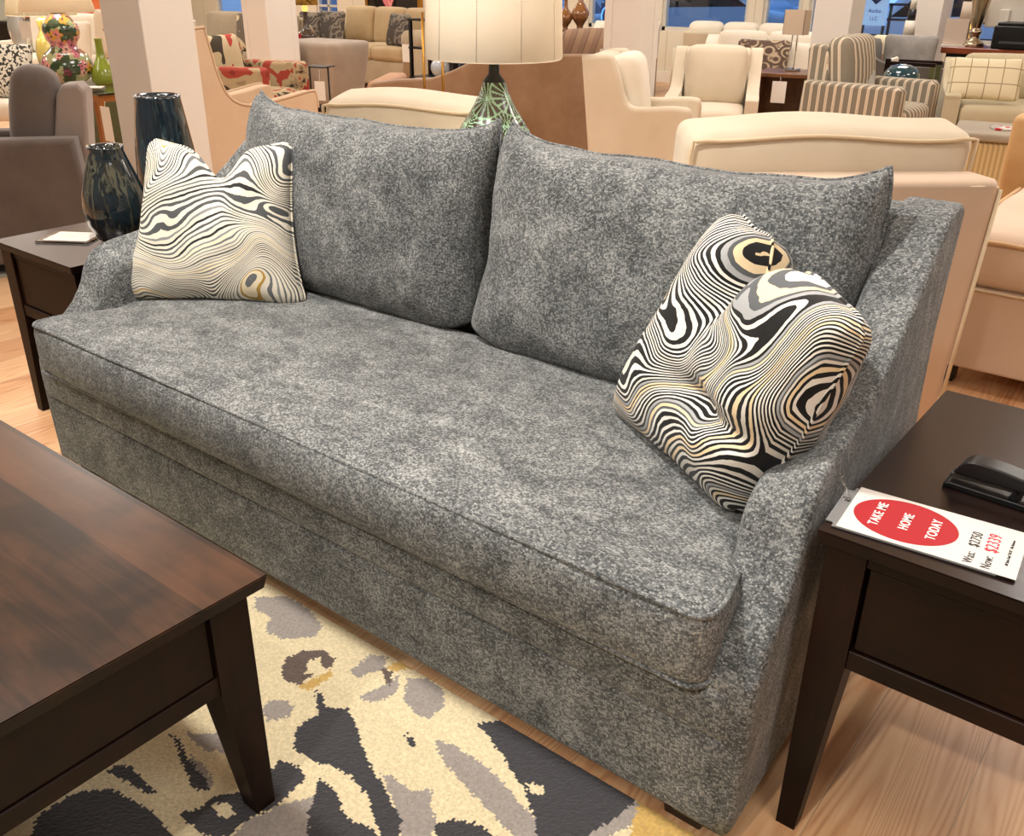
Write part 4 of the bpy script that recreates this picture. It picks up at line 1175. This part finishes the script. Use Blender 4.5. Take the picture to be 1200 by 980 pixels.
# red floral armchair
FLOR = spots('red_floral_print', [(0, '#4a3f35'), (.38, '#a08d6e'), (.43, '#b9a684'), (.56, '#a84a3e'), (.68, '#8e3a33'), (.72, '#c9b792')], 4.2, (1, 1, 1), .85, 1.6)
fa = seating('floral_armchair', 'red and beige floral print armchair with curved track arms', 'armchair', (-6.64, 4.95), (.92, .38), .80, .68, .46, .66, .86, FLOR, 'track', .16, .15, .06, .08, 1, 0)
throw_p('floral pillow with a red leaf on the floral armchair', spots('leaf_print', [(0, '#4a4238'), (.36, '#d0bf9c'), (.54, '#b4453d'), (.66, '#d0bf9c')], 3.4, (1, 1, 1), .85, .8), (-6.74, 4.80, .47), face(.9, .1), .2, .46, .42, .15)
bch = thing('barrel_stool', 'taupe velvet tapered barrel chair seen from behind', 'armchair', (-8.05, 6.98, 0), .1)
def taper(c, u, v, s):
    k = .78 + .22 * (s + 1) / 2; c.x *= k; c.y *= k; return c
obj('body', xf(block(.80, .62, .62, .05, .0, .02, .02, taper, (10, 8, 6)), (0, 0, .07)), TAUPE, bch)
obj('plinth', lathe([(0, 0), (.24, 0), (.24, .07), (0, .07)], 32, cap=False), BLACKM, bch)
bt_ = thing('drink_table', 'thin black metal drink table beside the barrel chair', 'table', (-7.12, 6.1, 0), .3)
obj('frame', tube([(-.1, 0, .01), (-.1, 0, .53), (.1, 0, .53), (.1, 0, .01), (-.1, 0, .01)], .009, 6), BLACKM, bt_)
obj('top', box(-.12, .12, -.1, .1, .535, .545), BLACKM, bt_, smooth=False)
obj('foot_bar', tube([(-.1, -.1, .01), (-.1, .1, .01)], .009, 6), BLACKM, bt_)
obj('foot_bar', tube([(.1, -.1, .01), (.1, .1, .01)], .009, 6), BLACKM, bt_)
hang_tag('white tag hanging from the thin black drink table', (-7.03, 6.02, .42), .5, .1, .17, .1)

# far beige sofa and its company
fs = seating('beige_sofa', 'beige three seat sofa with rolled arms against the far panelled wall', 'sofa', (-9.35, 9.1), (0, -1), 2.05, .95, .50, .62, .88, BEIGE, 'track', .20, .16, .06, .08, 3, 3, fabric('beige_cushion_twill', '#c4ad88', '#b9a27c', 3), bh=.44)
for s in (-1, 1):
    obj('arm_roll', tube([(s * .93, -.47, .60), (s * .93, .3, .60)], .115, 20), BEIGE, fs)
DAM = spots('grey_damask', [(0, '#57514c'), (.5, '#8d8579'), (.58, '#5d5752')], 6)
throw_p('dark damask pillow at the left end of the far beige sofa', DAM, (-9.98, 8.78, .5), .2, .25, .42, .4, .14, 'damask pillows on the far beige sofa')
throw_p('grey and beige damask pillow leaning on the far sofa left cushion', DAM, (-10.3, 8.70, .5), .1, .2, .4, .38, .13, 'damask pillows on the far beige sofa')
throw_p('dark damask pillow by the right arm of the far beige sofa', DAM, (-8.82, 8.82, .5), -.2, .25, .42, .4, .14, 'damask pillows on the far beige sofa')
hang_tag('white tag on the right arm of the far beige sofa', (-8.43, 8.60, .56), 0, .12, .2, .06)
pic = thing('framed_picture', 'framed painting of a pink flower on black above the far beige sofa', 'picture', (-11.95, 11.98, 1.35))
PINKF = spots('pink_bloom', [(0, '#17120f'), (.5, '#5c2d2f'), (.54, '#d77f86'), (.62, '#eaa3a2'), (.7, '#c05c6b')], 2.4, (1, 1, 1), .5, .8)
obj('canvas', box(-.6, .56, -.03, 0, -.60, .6), plain('painted_black', '#17120f', .4), pic, smooth=False)
fl2 = bmesh.new()
bl = [box(-.02, .02, -.001, .001, 0, .02)]
fl2.free()
pet = []
for k in range(7):
    a = k * 2 * PI / 7
    pet.append(xf(lathe([(0, 0), (.16, .0), (.15, .02), (0, .03)], 20, cap=False), (-.2 + .15 * math.cos(a), -.031, -.32 + .17 * math.sin(a)), (PI / 2, 0, 0), (1, 1, .3)))
for p in bl: p.free()
obj('painted_flower', merge(*pet), PINKF, pic)
for a, b, c, d in ((-.66, -.6, -.66, .66), (.56, .62, -.66, .66)): obj('frame', box(a, b, -.05, .01, c, d), BRASS, pic, smooth=False)
for c, d in ((-.66, -.6), (.6, .66)): obj('frame', box(-.66, .62, -.05, .01, c, d), BRASS, pic, smooth=False)
gl = thing('table_lamp', 'table lamp with a gold patterned shade and dark trumpet base near the far window', 'lamp', (-9.15, 7.7, .60))
obj('lamp_base', lathe(catmull([(.06, 0), (.11, .03), (.12, .07), (.05, .13), (.03, .22), (.026, .3), (.03, .32)], 4), 32), plain('brown_glaze', '#4b3d35', .2, coat=.6), gl)
obj('socket', lathe([(0, .32), (.03, .32), (.035, .36), (.025, .40), (0, .4)], 16, cap=False), plain('lit_socket', '#f3e08a', .4, emit='#ffe27a', es=.8), gl)
obj('lamp_shade', lathe([(.15, .39), (.153, .39), (.14, .66), (.137, .66)], 32, cap=False), spots('gold_mica_shade', [(0, '#8a6a2c'), (.45, '#b8934a'), (.55, '#6f5423')], 9), gl)
obj('red_sticker', box(-.05, .05, -.128, -.122, .03, .09), RED, gl, smooth=False)
glt = thing('side_table', 'small side table under the gold shaded lamp', 'table', (-9.15, 7.7, 0))
obj('table_top', lathe([(0, .575), (.26, .575), (.26, .60), (0, .6)], 32, cap=False), ESP_DARK_TOP, glt)
obj('pedestal', lathe([(.16, 0), (.16, .02), (.03, .05), (.03, .575)], 24), ESP_Z, glt)
bo_ = obj('bottle_vase', lathe(catmull([(.0, 0), (.09, 0), (.10, .05), (.08, .13), (.035, .2), (.03, .38), (.032, .40)], 4) + [(.02, .4), (0, .3)], 24, cap=False), plain('dark_teal_glass', '#13343a', .06, coat=1), loc=(-8.75, 7.12, .47))
tag(bo_, 'dark teal bottle vase beside the second column', 'vase')
bst = thing('stool', 'small dark stool under the teal bottle', 'stool', (-8.75, 7.12, 0))
obj('seat', lathe([(0, .43), (.17, .43), (.18, .45), (.17, .47), (0, .47)], 24, cap=False), ESP_DARK_TOP, bst)
for k in range(3): obj('leg', tube([(.12 * math.cos(k * 2.1), .12 * math.sin(k * 2.1), .43), (.17 * math.cos(k * 2.1), .17 * math.sin(k * 2.1), 0)], .014, 6), ESP_Z, bst)
g2 = seating('grey_beige_sofa', 'grey beige sofa with damask pillows behind the peach wing chair', 'sofa', (-10.75, 8.0), (.25, -.97), 1.7, .9, .42, .58, .80, fabric('greige_twill', '#a89a83', '#9a8c75', 3), 'track', .14, .15, .06, .08, 2, 2)
throw_p('beige damask pillow on the grey beige sofa', spots('beige_damask', [(0, '#6b6257'), (.47, '#cdbf9f'), (.6, '#6f675c')], 3.2), (-10.25, 7.72, .42), .25, .2, .48, .46, .15)
cft = thing('coffee_table', 'low black coffee table with books in front of the far sofa', 'table', (-6.35, 6.72, 0))
obj('table_top', box(-.38, .38, -.22, .22, .36, .385, .003, 1), BLACKM, cft, smooth=False)
for sx in (-1, 1):
    for sy in (-1, 1): obj('leg', frustum(sx * .33, sy * .17, 0, .36, .009, .012), BLACKM, cft, smooth=False)
o = obj('book', box(-.13, .13, -.09, .09, 0, .03, .002, 1), PAPER, loc=(-6.5, 6.69, .386), smooth=False); tag(o, 'white book lying on the low black coffee table', 'book')
sf = thing('display_shelf', 'black open shelf holding a pale glass globe', 'shelf', (-7.0, 7.65, 0))
for x in (-.28, .28):
    for y in (-.14, .14): obj('post', box(x - .015, x + .015, y - .015, y + .015, 0, .9), BLACKM, sf, smooth=False)
for z in (.12, .33, .62, .89): obj('shelf_board', box(-.3, .3, -.16, .16, z, z + .02), BLACKM, sf, smooth=False)
obj('back_panel', box(-.29, .29, .145, .155, .1, .9), BLACKM, sf, smooth=False)
o = obj('glass_globe', lathe([(0, 0)] + [(.10 * math.sin(PI * k / 16), .10 - .10 * math.cos(PI * k / 16)) for k in range(1, 16)] + [(0, .2)], 32, cap=False), plain('pearl_glass', '#b4bcc6', .08, coat=1), loc=(-6.93, 7.57, .351)); tag(o, 'pale blue grey glass globe on the black shelf', 'globe')
dp = thing('stool', 'two brass rods standing on a round base beside the lamp', 'stand', (-4.55, 4.9, 0))
for dx in (-.05, .05): obj('rod', tube([(dx * 1.0, dx * .78, 0.02), (dx, dx * .78, 1.1)], .009, 8), BRASS, dp)
obj('base', lathe([(0, 0), (.13, 0), (.13, .02), (0, .02)], 28, cap=False), BRASS, dp)
dp.name = 'brass_stand'

# tan suede sofa from behind
su = thing('suede_sofa', 'tan suede sofa seen from behind with brown channelled cushions', 'sofa', (-4.80, 6.28, 0), face(-.55, .83))
# local: front -y (away), seen from the rear
rearp = [(-1.0, .02), (1.2, .02), (1.25, .45)] + [(1.18, .56), (1.0, .585), (.72, .60), (.55, .66), (.38, .74), (.2, .78), (-.95, .80), (-1.0, .77)]
obj('back_panel', xf(prism([(a, z) for a, z in rearp], .30, .42, .02, 3, axis='y'), (0, 0, 0)), SUEDE, su, wn=True)
obj('base', box(-.97, 1.2, -.5, .3, .04, .38, .03, 3), SUEDE, su, wn=True)
for s in (-1, 1): obj('arm', box(s * 1.2 - .13 if s > 0 else -1.0, 1.25 if s > 0 else -.86, -.5, .32, .04, .56, .04, 3), SUEDE_PALE if s > 0 else SUEDE, su, wn=True)
CHAN = stripes('channelled_velvet', [(0, '#8d7260'), (.46, '#9c8069'), (.94, '#6b5445')], .09, (1, 0, .35))
for k, x in enumerate((-.58, .12)):
    c = block(.66, .2, .47, .07, .03, .03); obj('back_cushion', c, CHAN, su, loc=(x, .17, .47), rot=(-.12, 0, 0))
for x in (-.36, .58): obj('seat_cushion', xf(block(.92, .7, .16, .05, .02), (x, -.15, .36)), SUEDE, su)
throw_p('dark blue cushion on the suede sofa beside the lamp shade', fabric('slate_blue_velvet', '#3c3f50', '#2e3140', 6), (-5.10, 6.14, .53), face(-.55, .83), .2, .5, .42, .14)

# wing chair in side view
wc = seating('wing_chair', 'cream wing chair in side view with a tufted back, behind the sofa', 'armchair', (-3.12, 5.29), (.93, .37), .62, .66, .47, .63, .90, CREAM, 'wing', .10, .14, .03, .06, 1, 1, WHITEF, bh=.44)
c2 = seating('cream_armchair', 'cream armchair facing the camera with low sloping arms', 'armchair', (-3.22, 6.42), (.42, -.91), .64, .76, .49, .58, .86, CREAM2, 'slope', .09, .14, .03, .06, 1, 1, CREAM, bh=.40, bcw=.44)
w2 = seating('white_sofa', 'white sofa facing the camera behind the cream armchair', 'sofa', (-4.05, 9.08), (.32, -.95), 1.25, .85, .38, .6, .8, WHITEF, 'slope', .14, .15, .06, .08, 2, 2)
throw_p('brown scallop patterned pillow between the cream armchair and the wooden table', scales_mat(), (-3.90, 8.68, .37), .3, .28, .50, .46, .15)
throw_p('white pillow with pointed corners on the white sofa behind the cream armchair', WHITEF, (-3.56, 8.92, .38), .3, .25, .42, .42, .14)
wt = thing('end_table', 'honey brown wooden end table with splayed sides beside the striped armchair', 'table', (-3.17, 7.58, 0), .25)
BRW = espresso('walnut_wood', 'z', '#8a5a34', '#4a2d18', .35)
obj('table_top', box(-.2, .2, -.24, .24, .62, .65, .003, 1), BRW, wt, smooth=False)
for s in (-1, 1): obj('side_panel', prism([(-.18, .62), (.18, .62), (.24, 0), (-.24, 0)], min(s * .17, s * .20), max(s * .17, s * .20), .003, 1), BRW, wt, smooth=False)
obj('shelf', box(-.17, .17, -.2, .2, .2, .22), BRW, wt, smooth=False)
obj('back_panel', box(-.17, .17, .12, .14, .2, .62), BRW, wt, smooth=False)
hang_tag('white tag hung on the honey brown end table', (-3.09, 7.27, .60), .2, .11, .16, .03)
l2 = thing('table_lamp', 'table lamp with a small cream rectangular shade on a clear column', 'lamp', (-3.16, 7.62, .65))
obj('column', box(-.02, .02, -.02, .02, .02, .27, .003, 1), CLEAR, l2, smooth=False)
obj('base', box(-.06, .06, -.06, .06, 0, .02, .003, 1), CLEAR, l2, smooth=False)
obj('lamp_shade', merge(box(-.085, .085, -.06, -.057, .27, .45), box(-.085, .085, .057, .06, .27, .45), box(-.085, -.082, -.06, .06, .27, .45), box(.082, .085, -.06, .06, .27, .45)), shade_mat('oat_shade', '#dccab4', .3), l2, smooth=False)
obj('neck', tube([(0, 0, .27), (0, 0, .36)], .008, 8), BRASS, l2)

# striped armchair
STR = stripes('grey_cream_stripe', [(0, '#8b8374'), (.34, '#e3d6c0'), (.44, '#cdb9a3'), (.56, '#e3d6c0'), (.68, '#8b8374')], .062, (1, 1, 0))
sa = seating('striped_armchair', 'grey and cream striped armchair with a squared back', 'armchair', (-2.50, 7.56), (.99, -.05), .84, .80, .47, .63, .88, STR, 'track', .15, .16, .08, .06, 1, 1, STR, bh=.48)
throw_p('pale grey pillow lying on the striped armchair', fabric('pale_grey_weave', '#b1ada4', '#9e9a92', 12), (-2.60, 7.46, .475), .5, .85, .42, .33, .12)
ga = seating('grey_chair', 'dark grey chair with an arm sweeping down, behind the striped armchair', 'armchair', (-2.83, 9.48), (.99, .1), .8, .80, .45, .62, .82, fabric('slate_grey_linen', '#6d655f', '#645c56', 3), 'slope', .09, .14, .05, .06)
throw_p('grey pillow on top of the dark grey chair', fabric('ash_grey_weave', '#a19d98', '#8d8984', 9), (-2.80, 9.45, .46), .3, .2, .48, .42, .14)
throw_p('small cream pillow with peach flowers beside the grey chair', spots('peach_print', [(0, '#d9a06c'), (.42, '#efe3c4')], 8), (-3.02, 9.62, .50), .4, .2, .36, .36, .13)
tt = thing('side_table', 'small olive drum table under the teal vase', 'table', (-2.46, 8.22, 0))
obj('drum', box(-.13, .13, -.13, .13, 0, .49, .006, 1), OLIVE, tt, smooth=False)
obj('table_top', box(-.15, .15, -.15, .15, 0.49, .515, .004, 1), plain('sand_top', '#c8b48c', .4), tt, smooth=False)
tv = lathe([(0, 0)] + [(.055, 0)] + [(.14 * math.sin(PI * k / 14) ** .8, .005 + .185 * (1 - math.cos(PI * k / 14)) / 2) for k in range(4, 13)] + [(.05, .188), (.045, .18), (0, .12)], 36, cap=False)
o = obj('round_vase', tv, plain('teal_glass', '#0c4350', .04, coat=1.0), loc=(-2.46, 8.20, .516)); tag(o, 'round glossy teal vase on the small olive table', 'vase')
hang_tag('white card hanging on the small olive table', (-2.32, 8.04, .52), .4, .09, .15, .02)
wa = thing('wooden_armchair', 'dark wood framed armchair with white seat beside the teal vase', 'armchair', (-2.52, 8.68, 0), face(.9, .1))
for s in (-1, 1):
    obj('arm', box(s * .15 - .016, s * .15 + .016, -.2, .2, .67, .70, .004, 1), ESP_Z, wa, smooth=False)
    obj('leg', frustum(s * .15, -.18, 0, .67, .016, .02), OLIVE, wa, smooth=False)
    obj('leg', frustum(s * .15, .18, 0, .72, .016, .02), ESP_Z, wa, smooth=False)
obj('seat', xf(block(.28, .36, .12, .04, .02), (0, 0, .33)), WHITEF, wa)
obj('backrest', box(-.14, .14, .15, .19, .42, .72, .015, 2), WHITEF, wa, wn=True)

# oatmeal sofa with plaid pillows
OAT = fabric('oatmeal_linen', '#c9bd9f', '#bfb294', 3)
rs = seating('oatmeal_sofa', 'oatmeal linen sofa with plaid pillows at the upper right', 'sofa', (-1.28, 8.62), (.30, -.95), 1.85, .95, .46, .54, .74, OAT, 'slope', .12, .16, .08, .08, 1, 2, OAT, bh=.34)
PL = grid_plaid('windowpane_plaid', '#e6dbbb', '#a08f6c', .115)
throw_p('cream windowpane plaid pillow at the left end of the oatmeal sofa', PL, (-1.80, 8.06, .49), .3, .3, .54, .32, .13, 'plaid pillows on the oatmeal sofa')
throw_p('cream windowpane plaid pillow cut by the right frame edge on the oatmeal sofa', PL, (-1.24, 8.23, .49), .3, .3, .5, .32, .13, 'plaid pillows on the oatmeal sofa')
oc = thing('cocktail_ottoman', 'ribbed yellow beige ottoman with a flat grey top and a magazine', 'ottoman', (-1.28, 6.95, 0), .2)
RIB = stripes('ribbed_corduroy', [(0, '#d0b98b'), (.55, '#b59d70')], .03, (1, 1, 0))
obj('body', box(-.36, .36, -.3, .3, .04, .40, .03, 3), RIB, oc, wn=True)
obj('top', box(-.38, .38, -.32, .32, .40, .45, .015, 2), fabric('stone_grey_linen', '#a79c8b', '#9b9080', 3), oc, wn=True)
for sx in (-.3, .3):
    for sy in (-.24, .24): obj('foot', frustum(sx, sy, 0, .045, .02, .02), DARKFOOT, oc, smooth=False)
o = obj('magazine', box(-.11, .11, -.07, .07, 0, .012, .002, 1), spots('magazine_cover', [(0, '#b9343a'), (.46, '#d8d4cc'), (.6, '#6b6a72')], 9), loc=(-1.32, 6.90, .452), rot=(0, 0, .5), smooth=False); tag(o, 'magazine with a red cover lying on the ribbed ottoman', 'magazine')

# office counter
ctr = thing('office_counter', 'dark counter with a red brown wooden edge behind the oatmeal sofa', 'counter', (-1.50, 10.15, 0))
obj('front_panel', box(-1.1, 1.2, -.25, .35, 0, .70, .004, 1), plain('dark_panel', '#1b1410', .5), ctr, smooth=False)
obj('worktop', box(-1.14, 1.22, -.30, .38, .70, .755, .004, 1), espresso('cherry_edge', 'x', '#9a4f2f', '#5c2a18', .3), ctr, smooth=False)
sl = thing('table_lamp', 'silver trumpet shaped lamp base on the office counter', 'lamp', (-2.42, 10.06, .755))
SILV = plain('aged_silver', '#b7ab96', .22, 1)
obj('lamp_base', lathe(catmull([(.10, 0), (.10, .03), (.06, .06), (.045, .09), (.06, .13), (.04, .16), (.05, .20), (.085, .42), (.10, .46), (.06, .48), (.03, .52)], 4), 32), SILV, sl)
obj('lamp_shade', lathe([(.22, .6), (.222, .6), (.18, .9), (.178, .9)], 32, cap=False), IVORY_SHADE, sl)
obj('neck', tube([(0, 0, .51), (0, 0, .62)], .01, 8), SILV, sl)
im = thing('computer_monitor', 'white desktop monitor seen from behind on the office counter', 'monitor', (-2.24, 10.36, .755), math.radians(160))
WPL = plain('white_plastic', '#d9d3c8', .35)
obj('housing', box(-.20, .20, -.03, .03, .16, .44, .012, 3), WPL, im, wn=True)
obj('screen', box(-.19, .19, -.034, -.030, .17, .43), BLACKM, im, smooth=False)
obj('stand_arm', box(-.05, .05, .03, .05, .03, .32, .004, 1), WPL, im, smooth=False)
obj('stand_foot', lathe([(0, 0), (.13, 0), (.13, .012), (0, .02)], 32, cap=False), plain('white_gloss', '#f3f1ec', .2), im)
pn = thing('printer', 'black printer at the right end of the office counter', 'printer', (-1.98, 10.04, .755))
obj('body', box(-.24, .24, -.18, .18, 0, .2, .015, 2), PLAST, pn, wn=True)
obj('paper_slot', box(-.17, .17, -.20, -.18, .05, .07), plain('slot_grey', '#3c3c3e', .5), pn, smooth=False)
obj('lid', box(-.22, .22, -.16, .17, .2, .225, .008, 2), PLAST, pn, wn=True)
ds = thing('paper_display', 'upright beige paper display on the office counter', 'sign', (-2.57, 9.98, .755), .1)
obj('board', box(-.1, .1, -.004, .004, .012, .24), plain('beige_card', '#cdbbaa', .7), ds, smooth=False)
obj('base', box(-.11, .11, -.05, .05, 0, .012), PAPER, ds, smooth=False)
sm = thing('desk_lamp', 'small lamp with a cream rectangular shade behind the paper display', 'lamp', (-2.55, 10.40, .755))
obj('lamp_shade', lathe([(.115, .2), (.117, .2), (.112, .38), (.11, .38)], 32, cap=False), shade_mat('sand_shade', '#d9c9b6', .3), sm)
obj('stem', lathe([(.06, 0), (.06, .015), (.012, .025), (.012, .25)], 20), BRASS, sm)

# striped figure, white seating by the windows
lh_ = thing('striped_column_figure', 'tall black and white banded wooden lighthouse shaped ornament', 'ornament', (-3.05, 10.15, .40))
zs = [(.0, .115, .3), (.3, .10, .17), (.47, .085, .14), (.61, .06, .14)]
for k, (z, r, hh) in enumerate(((0, .075, .28), (.28, .068, .13), (.41, .055, .15), (.56, .04, .10), (.66, .03, .12))):
    obj('band', lathe([(0, z), (r, z), (r * .9, z + hh), (0, z + hh)], 28, cap=False), [plain('chalk_white_band', '#e4ddd0', .5), plain('black_band', '#17161a', .4), None, None, None][k] if k < 2 else bpy.data.materials[['chalk_white_band', 'black_band'][k % 2]], lh_)
obj('gallery', lathe([(0, .405), (.075, .405), (.075, .415), (0, .415)], 24, cap=False), BLACKM, lh_)
ped = thing('pedestal', 'black pedestal under the banded ornament', 'pedestal', (-3.05, 10.15, 0))
obj('post', box(-.1, .1, -.1, .1, .03, .38, .004, 1), BLACKM, ped, smooth=False)
obj('top', box(-.13, .13, -.13, .13, .38, .40), BLACKM, ped, smooth=False)
obj('foot', box(-.14, .14, -.14, .14, 0, .03), BLACKM, ped, smooth=False)
w3 = seating('white_sofa', 'white sofa seen from behind below the windows, cushions showing above its back', 'sofa', (-5.05, 10.75), (-.15, .99), 1.5, .85, .45, .58, .77, fabric('ecru_twill', '#cfc3ac', '#c4b7a0', 3), 'track', .14, .14, .06, .05, 2, 3, WHITEF, bh=.42)
w4 = seating('white_armchair', 'white armchair with a curved arm in front of the blue window sign', 'armchair', (-6.75, 10.75), (.35, -.94), .85, .85, .46, .58, .80, WHITEF, 'slope', .09, .14, .06, .08, 1, 0)
dk = thing('console_desk', 'thin dark console desk holding two brown vases', 'desk', (-7.0, 9.95, 0))
obj('desk_top', box(-.45, .55, -.22, .22, .70, .725, .003, 1), ESP_DARK_TOP, dk, smooth=False)
for sx in (-.4, .5):
    for sy in (-.18, .18): obj('leg', frustum(sx, sy, 0, .7, .012, .015), BLACKM, dk, smooth=False)
AMB = plain('amber_brown_glaze', '#8a5a30', .15, coat=.8)
for x, y, k, lb in ((-6.98, 9.86, .9, 'smaller amber brown bottle vase on the console desk'), (-6.83, 9.95, 1.15, 'larger amber brown bottle vase on the console desk')):
    o = obj('bottle_vase', lathe([(r * k, z * k) for r, z in catmull([(.0, 0), (.04, 0), (.035, .05), (.085, .12), (.09, .18), (.05, .25), (.025, .30), (.022, .48), (.026, .5)], 4)] + [(.0, .45 * k)], 28, cap=False), AMB, loc=(x, y, .7255)); tag(o, lb, 'vase', 'amber bottle vases on the desk')
dc = thing('desk_chair', 'dark slatted chair in front of the console desk', 'chair', (-6.72, 9.45, 0), .3)
for s in (-1, 1):
    obj('leg', frustum(s * .18, -.18, 0, .44, .012, .015), BLACKM, dc, smooth=False)
    obj('back_post', frustum(s * .18, .18, 0, .74, .012, .014), plain('smoke_green', '#4a4f47', .5) if s < 0 else bpy.data.materials['smoke_green'], dc, smooth=False)
obj('seat', box(-.2, .2, -.2, .2, .44, .47, .01, 2), BLACKM, dc)
for k in range(3): obj('slat', box(-.17, .17, .17, .19, .5 + k * .08, .55 + k * .08), bpy.data.materials['smoke_green'], dc, smooth=False)

# ------------------------------------------------------------------ light
def area(name, loc, size, energy, col=(1, .86, .68), rot=(0, 0, 0), sy=None):
    l = bpy.data.lights.new(name, 'AREA'); l.energy = energy; l.color = col; l.size = size
    if sy: l.shape = 'RECTANGLE'; l.size_y = sy
    o = bpy.data.objects.new(name, l); COL.objects.link(o); o.location = loc; o.rotation_euler = rot; return o
def spot(name, loc, target, energy, angle=70, rad=.08, col=(1, .95, .88)):
    l = bpy.data.lights.new(name, 'SPOT'); l.energy = energy; l.color = col; l.spot_size = math.radians(angle); l.spot_blend = .7; l.shadow_soft_size = rad
    o = bpy.data.objects.new(name, l); COL.objects.link(o); o.location = loc
    d = Vector(target) - Vector(loc); o.rotation_euler = d.to_track_quat('-Z', 'Y').to_euler(); return o
for i, x in enumerate((-15, -11, -7, -3, 1)):
    for j, y in enumerate((.5, 3.5, 6.5, 9.8)):
        area('overhead_fill', (x, y, 3.12), 1.2, 28 if j == 0 else 42, (1, .965, .91))  # unseen soft fill added overhead, standing in for the showroom spots
area('overhead_fill', (-1.2, -1.6, 3.12), 1.6, 12, (1, .96, .9))  # one more added fill area, out of view
spot('overhead_spot', (-.4, -1.4, 3.05), (-.25, 1.05, .2), 150, 46, .05)
spot('overhead_spot', (-1.7, .75, 3.05), (-1.45, 1.3, .4), 250, 80, .10)  # extra unseen spot, added to brighten the seat top
spot('overhead_spot', (-2.9, -.6, 3.05), (-2.0, 1.3, .4), 70, 60, .08)
spot('overhead_spot', (-.2, 5.8, 3.05), (-1.2, 3.3, .5), 75, 70, .08)

def bulb_light(loc, e):
    l = bpy.data.lights.new('bulb_light', 'POINT'); l.energy = e; l.color = (1, .92, .80); l.shadow_soft_size = .03
    o = bpy.data.objects.new('bulb_light', l); COL.objects.link(o); o.location = loc
bulb_light((-1.985, 2.42, 1.27), 2.2)
bulb_light((-6.78, 3.52, 1.22), 70)
bulb_light((-8.2, 4.12, 1.14), 16)

w = bpy.data.worlds.new('dusk'); SC.world = w; w.use_nodes = True
bg = w.node_tree.nodes['Background']; bg.inputs[0].default_value = lin('#6d97cc'); bg.inputs[1].default_value = 1.9
SC.view_settings.view_transform = 'Standard'; SC.view_settings.look = 'None'
SC.view_settings.exposure = 0.25; SC.view_settings.gamma = 1.0; SC.view_settings.use_curve_mapping = False
